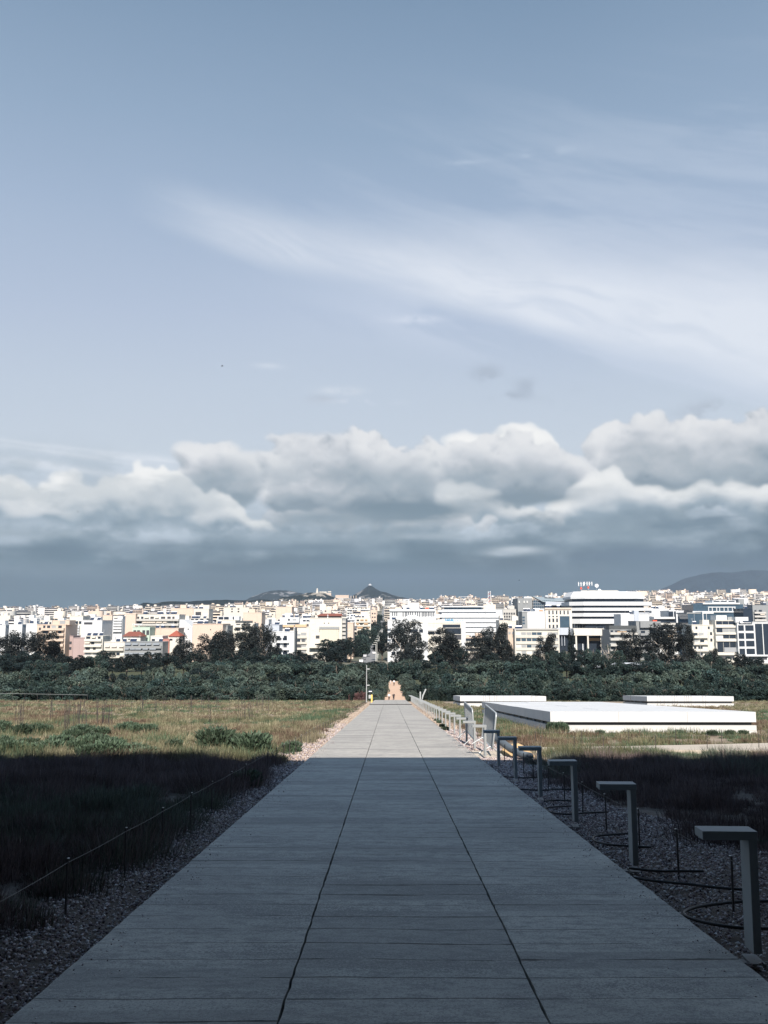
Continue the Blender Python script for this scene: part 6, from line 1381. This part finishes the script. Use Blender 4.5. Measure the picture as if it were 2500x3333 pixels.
# ------------------------------------------------------------------ people
skin = mat('skin', (.50, .33, .25), rough=.6, var=.03)
def skinned(name, verts, edges, m, parent=None, lev=1):
    me = bpy.data.meshes.new(name); bm_ = __import__('bmesh').new(); L_ = bm_.verts.layers.skin.verify(); vs = []
    for i, (x, y, z, r_) in enumerate(verts):
        v_ = bm_.verts.new((x, y, z)); v_[L_].radius = r_ if isinstance(r_, tuple) else (r_, r_); v_[L_].use_root = (i == 0); vs.append(v_)
    for a, b_ in edges: bm_.edges.new((vs[a], vs[b_]))
    bm_.to_mesh(me); bm_.free(); me.materials.append(m); o = bpy.data.objects.new(name, me); col.objects.link(o); o.parent = parent
    o.modifiers.new('skin', 'SKIN').use_smooth_shade = True; s_ = o.modifiers.new('sub', 'SUBSURF'); s_.levels = s_.render_levels = lev
    return o
def person(x, y, h, rz, label, top, bottom, hair, skirt=False, coat=False, stride=.12, backpack=None):
    k = h/1.75
    V = [(0, 0, .95, (.15, .11)), (0, 0, 1.15, (.14, .10)), (0, -.01, 1.38, (.17, .11)), (0, 0, 1.50, (.06, .06)), (0, .0, 1.58, (.055, .055)), (0, .01, 1.66, (.082, .095)), (0, .01, 1.74, (.06, .07))]
    E_ = [(0, 1), (1, 2), (2, 3), (3, 4), (4, 5), (5, 6)]
    for s_ in (-1, 1):
        b0 = len(V); V += [(s_*.10, 0, .88, .085), (s_*.10, stride*s_*.4+.02, .50, .058), (s_*.10, stride*s_, .09, .038), (s_*.11, stride*s_+.13, .035, .035)]; E_ += [(0, b0), (b0, b0+1), (b0+1, b0+2), (b0+2, b0+3)]
        b1 = len(V); V += [(s_*.21, 0, 1.42, .055), (s_*.26, -.03, 1.14, .042), (s_*.26, .06-.03*s_, .90, .030), (s_*.26, .08-.03*s_, .83, .024)]; E_ += [(2, b1), (b1, b1+1), (b1+1, b1+2), (b1+2, b1+3)]
        for f_ in range(4): b2 = len(V); V += [(s_*.262+(f_-1.5)*.004, .06+f_*.016-.03*s_, .785, .009), (s_*.258, .065+f_*.016-.03*s_, .745+.006*abs(f_-1.5), .008)]; E_ += [(b1+3, b2), (b2, b2+1)]
        b2 = len(V); V += [(s_*.25, .115-.03*s_, .80, .010), (s_*.25, .125-.03*s_, .77, .009)]; E_ += [(b1+3, b2), (b2, b2+1)]
    o = skinned('person', V, E_, skin, None, 1); o.location = (x, y, terrain(x, y)+.05); o.rotation_euler = (0, 0, rz); o.scale = (k, k, k); tag(o, label, 'person')
    hm_ = mat('hair '+hair, {'dark': (.03, .022, .02), 'grey': (.34, .31, .28), 'brown': (.12, .08, .05)}[hair], rough=.6)
    skinned('hair', [(0, -.005, 1.71, (.098, .105)), (0, -.045, 1.63, (.085, .07)), (0, -.06, 1.55, (.06, .04))], [(0, 1), (1, 2)], hm_, o)
    zb = .86 if not coat else .52
    S = [(0, 0, zb, (.19, .15)), (0, 0, 1.12, (.17, .13)), (0, -.01, 1.38, (.20, .135)), (0, -.005, 1.48, (.10, .09))]; Es = [(0, 1), (1, 2), (2, 3)]
    for s_ in (-1, 1): b0 = len(S); S += [(s_*.21, 0, 1.42, .075), (s_*.265, -.03, 1.14, .060), (s_*.262, .03, .98 if not coat else .92, .052)]; Es += [(2, b0), (b0, b0+1), (b0+1, b0+2)]
    skinned('coat' if coat else 'shirt', S, Es, top, o)
    T_ = [(0, 0, .93, (.165, .125))]; Et = []
    for s_ in (-1, 1): b0 = len(T_); T_ += [(s_*.10, 0, .84, .105), (s_*.10, stride*s_*.4+.02, .50, .082), (s_*.10, stride*s_, .14, .066)]; Et += [(0, b0), (b0, b0+1), (b0+1, b0+2)]
    skinned('trousers', T_, Et, bottom, o)
    for s_ in (-1, 1): skinned('shoe', [(s_*.10, stride*s_-.02, .05, .05), (s_*.11, stride*s_+.16, .035, .04)], [(0, 1)], black, o)
    # a face on the far side, where the walker looks
    MB().box(-.045, -.02, .098, .106, 1.665, 1.675).box(.02, .045, .098, .106, 1.665, 1.675).build('eyes', black, o); MB().box(-.03, .03, .094, .10, 1.605, 1.612).build('mouth', mat('lips', (.4, .16, .14)), o)
    if backpack: MB().box(-.13, .13, -.26, -.12, 1.08, 1.42).build('backpack', backpack, o, bevel=.03)
white_c = mat('white cloth', (.78, .78, .80), rough=.9); dark_c = mat('dark cloth', (.02, .022, .03), rough=.9); grey_c = mat('light grey cloth', (.55, .56, .58), rough=.9); bl_c = mat('navy cloth', (.03, .035, .06), rough=.9)
X = at(1266.5, 2275, 203)[0]; person(X, 203, 1.68, .05, 'woman with dark hair, white top and dark trousers walking away, left of the pair', white_c, dark_c, 'dark', stride=.10)
X = at(1281.5, 2275, 203)[0]; person(X, 203, 1.76, -.04, 'person in a long black coat walking away, right of the pair', dark_c, dark_c, 'grey', coat=True, stride=.08)
X = at(1282.6, 2232, 250)[0]; person(X, 250, 1.72, .0, 'man in a white shirt and dark trousers far up the earth path', white_c, dark_c, 'brown')
X = at(1271.4, 2232, 256)[0]; person(X, 256, 1.25, .0, 'small child in pale clothes left of the man in the white shirt', grey_c, grey_c, 'brown', stride=.08)
X = at(1258.2, 2232, 262)[0]; person(X, 262, 1.6, .6, 'person in white half hidden by the left bushes of the earth path', white_c, grey_c, 'dark')
X = at(1304, 2232, 262)[0]; person(X, 262, 1.55, -.5, 'person in pale grey beside the right bushes of the earth path', grey_c, bl_c, 'dark')
# ------------------------------------------------------------------ birds
def bird(px, py, d, span, label, pose=0):
    X, Y, Z = at(px, py, d); m = mat('bird plumage', (.015, .015, .018), rough=.7)
    o = skinned('bird', [(0, 0, 0, (.055, .05)), (.13, 0, .01, (.05, .045)), (.23, 0, .03, .03), (.29, 0, .03, .008), (-.15, 0, .0, .03), (-.30, 0, .0, (.045, .010))], [(0, 1), (1, 2), (2, 3), (0, 4), (4, 5)], m); o.location = (X, Y, Z); tag(o, label, 'bird'); o.rotation_euler = (0, -.2, .3)
    for s_ in (-1, 1):
        mb = MB(); z1, z2 = .16, .08; mb.add([(.10, s_*.04, .02), (.12, s_*span*.25, z1), (.02, s_*span*.5, z2), (-.08, s_*span*.28, z1-.02), (-.10, s_*.04, .01)], [(0, 1, 2, 3, 4)]); mb.add([(x, y, z-.012) for x, y, z in mb.v], [(4, 3, 2, 1, 0)]); mb.build('wing', m, o)
    o.scale = (span/.9,)*3
bird(723, 1192, 95, .55, 'dark bird gliding in the blue sky on the left')
bird(253, 1666, 150, .42, 'tiny bird before the white cloud at the left edge')
bird(1690, 1889, 150, .5, 'tiny dark bird low over the city, right of the centre')
# ------------------------------------------------------------------ air
hz = MB().box(-9500, 9500, -260, 11500, -140, 620).build('haze', bpy.data.materials.new('haze air')); tag(hz, kind='stuff'); m = hz.data.materials[0]; m.use_nodes = True; t = NT(m.node_tree); t.n.clear()
out = t.node('ShaderNodeOutputMaterial'); v_ = t.node('ShaderNodeVolumePrincipled'); t.l.new(v_.outputs[0], out.inputs['Volume']); v_.inputs['Color'].default_value = (.62, .76, .92, 1); v_.inputs['Density'].default_value = 5.5e-5; v_.inputs['Anisotropy'].default_value = 0.2
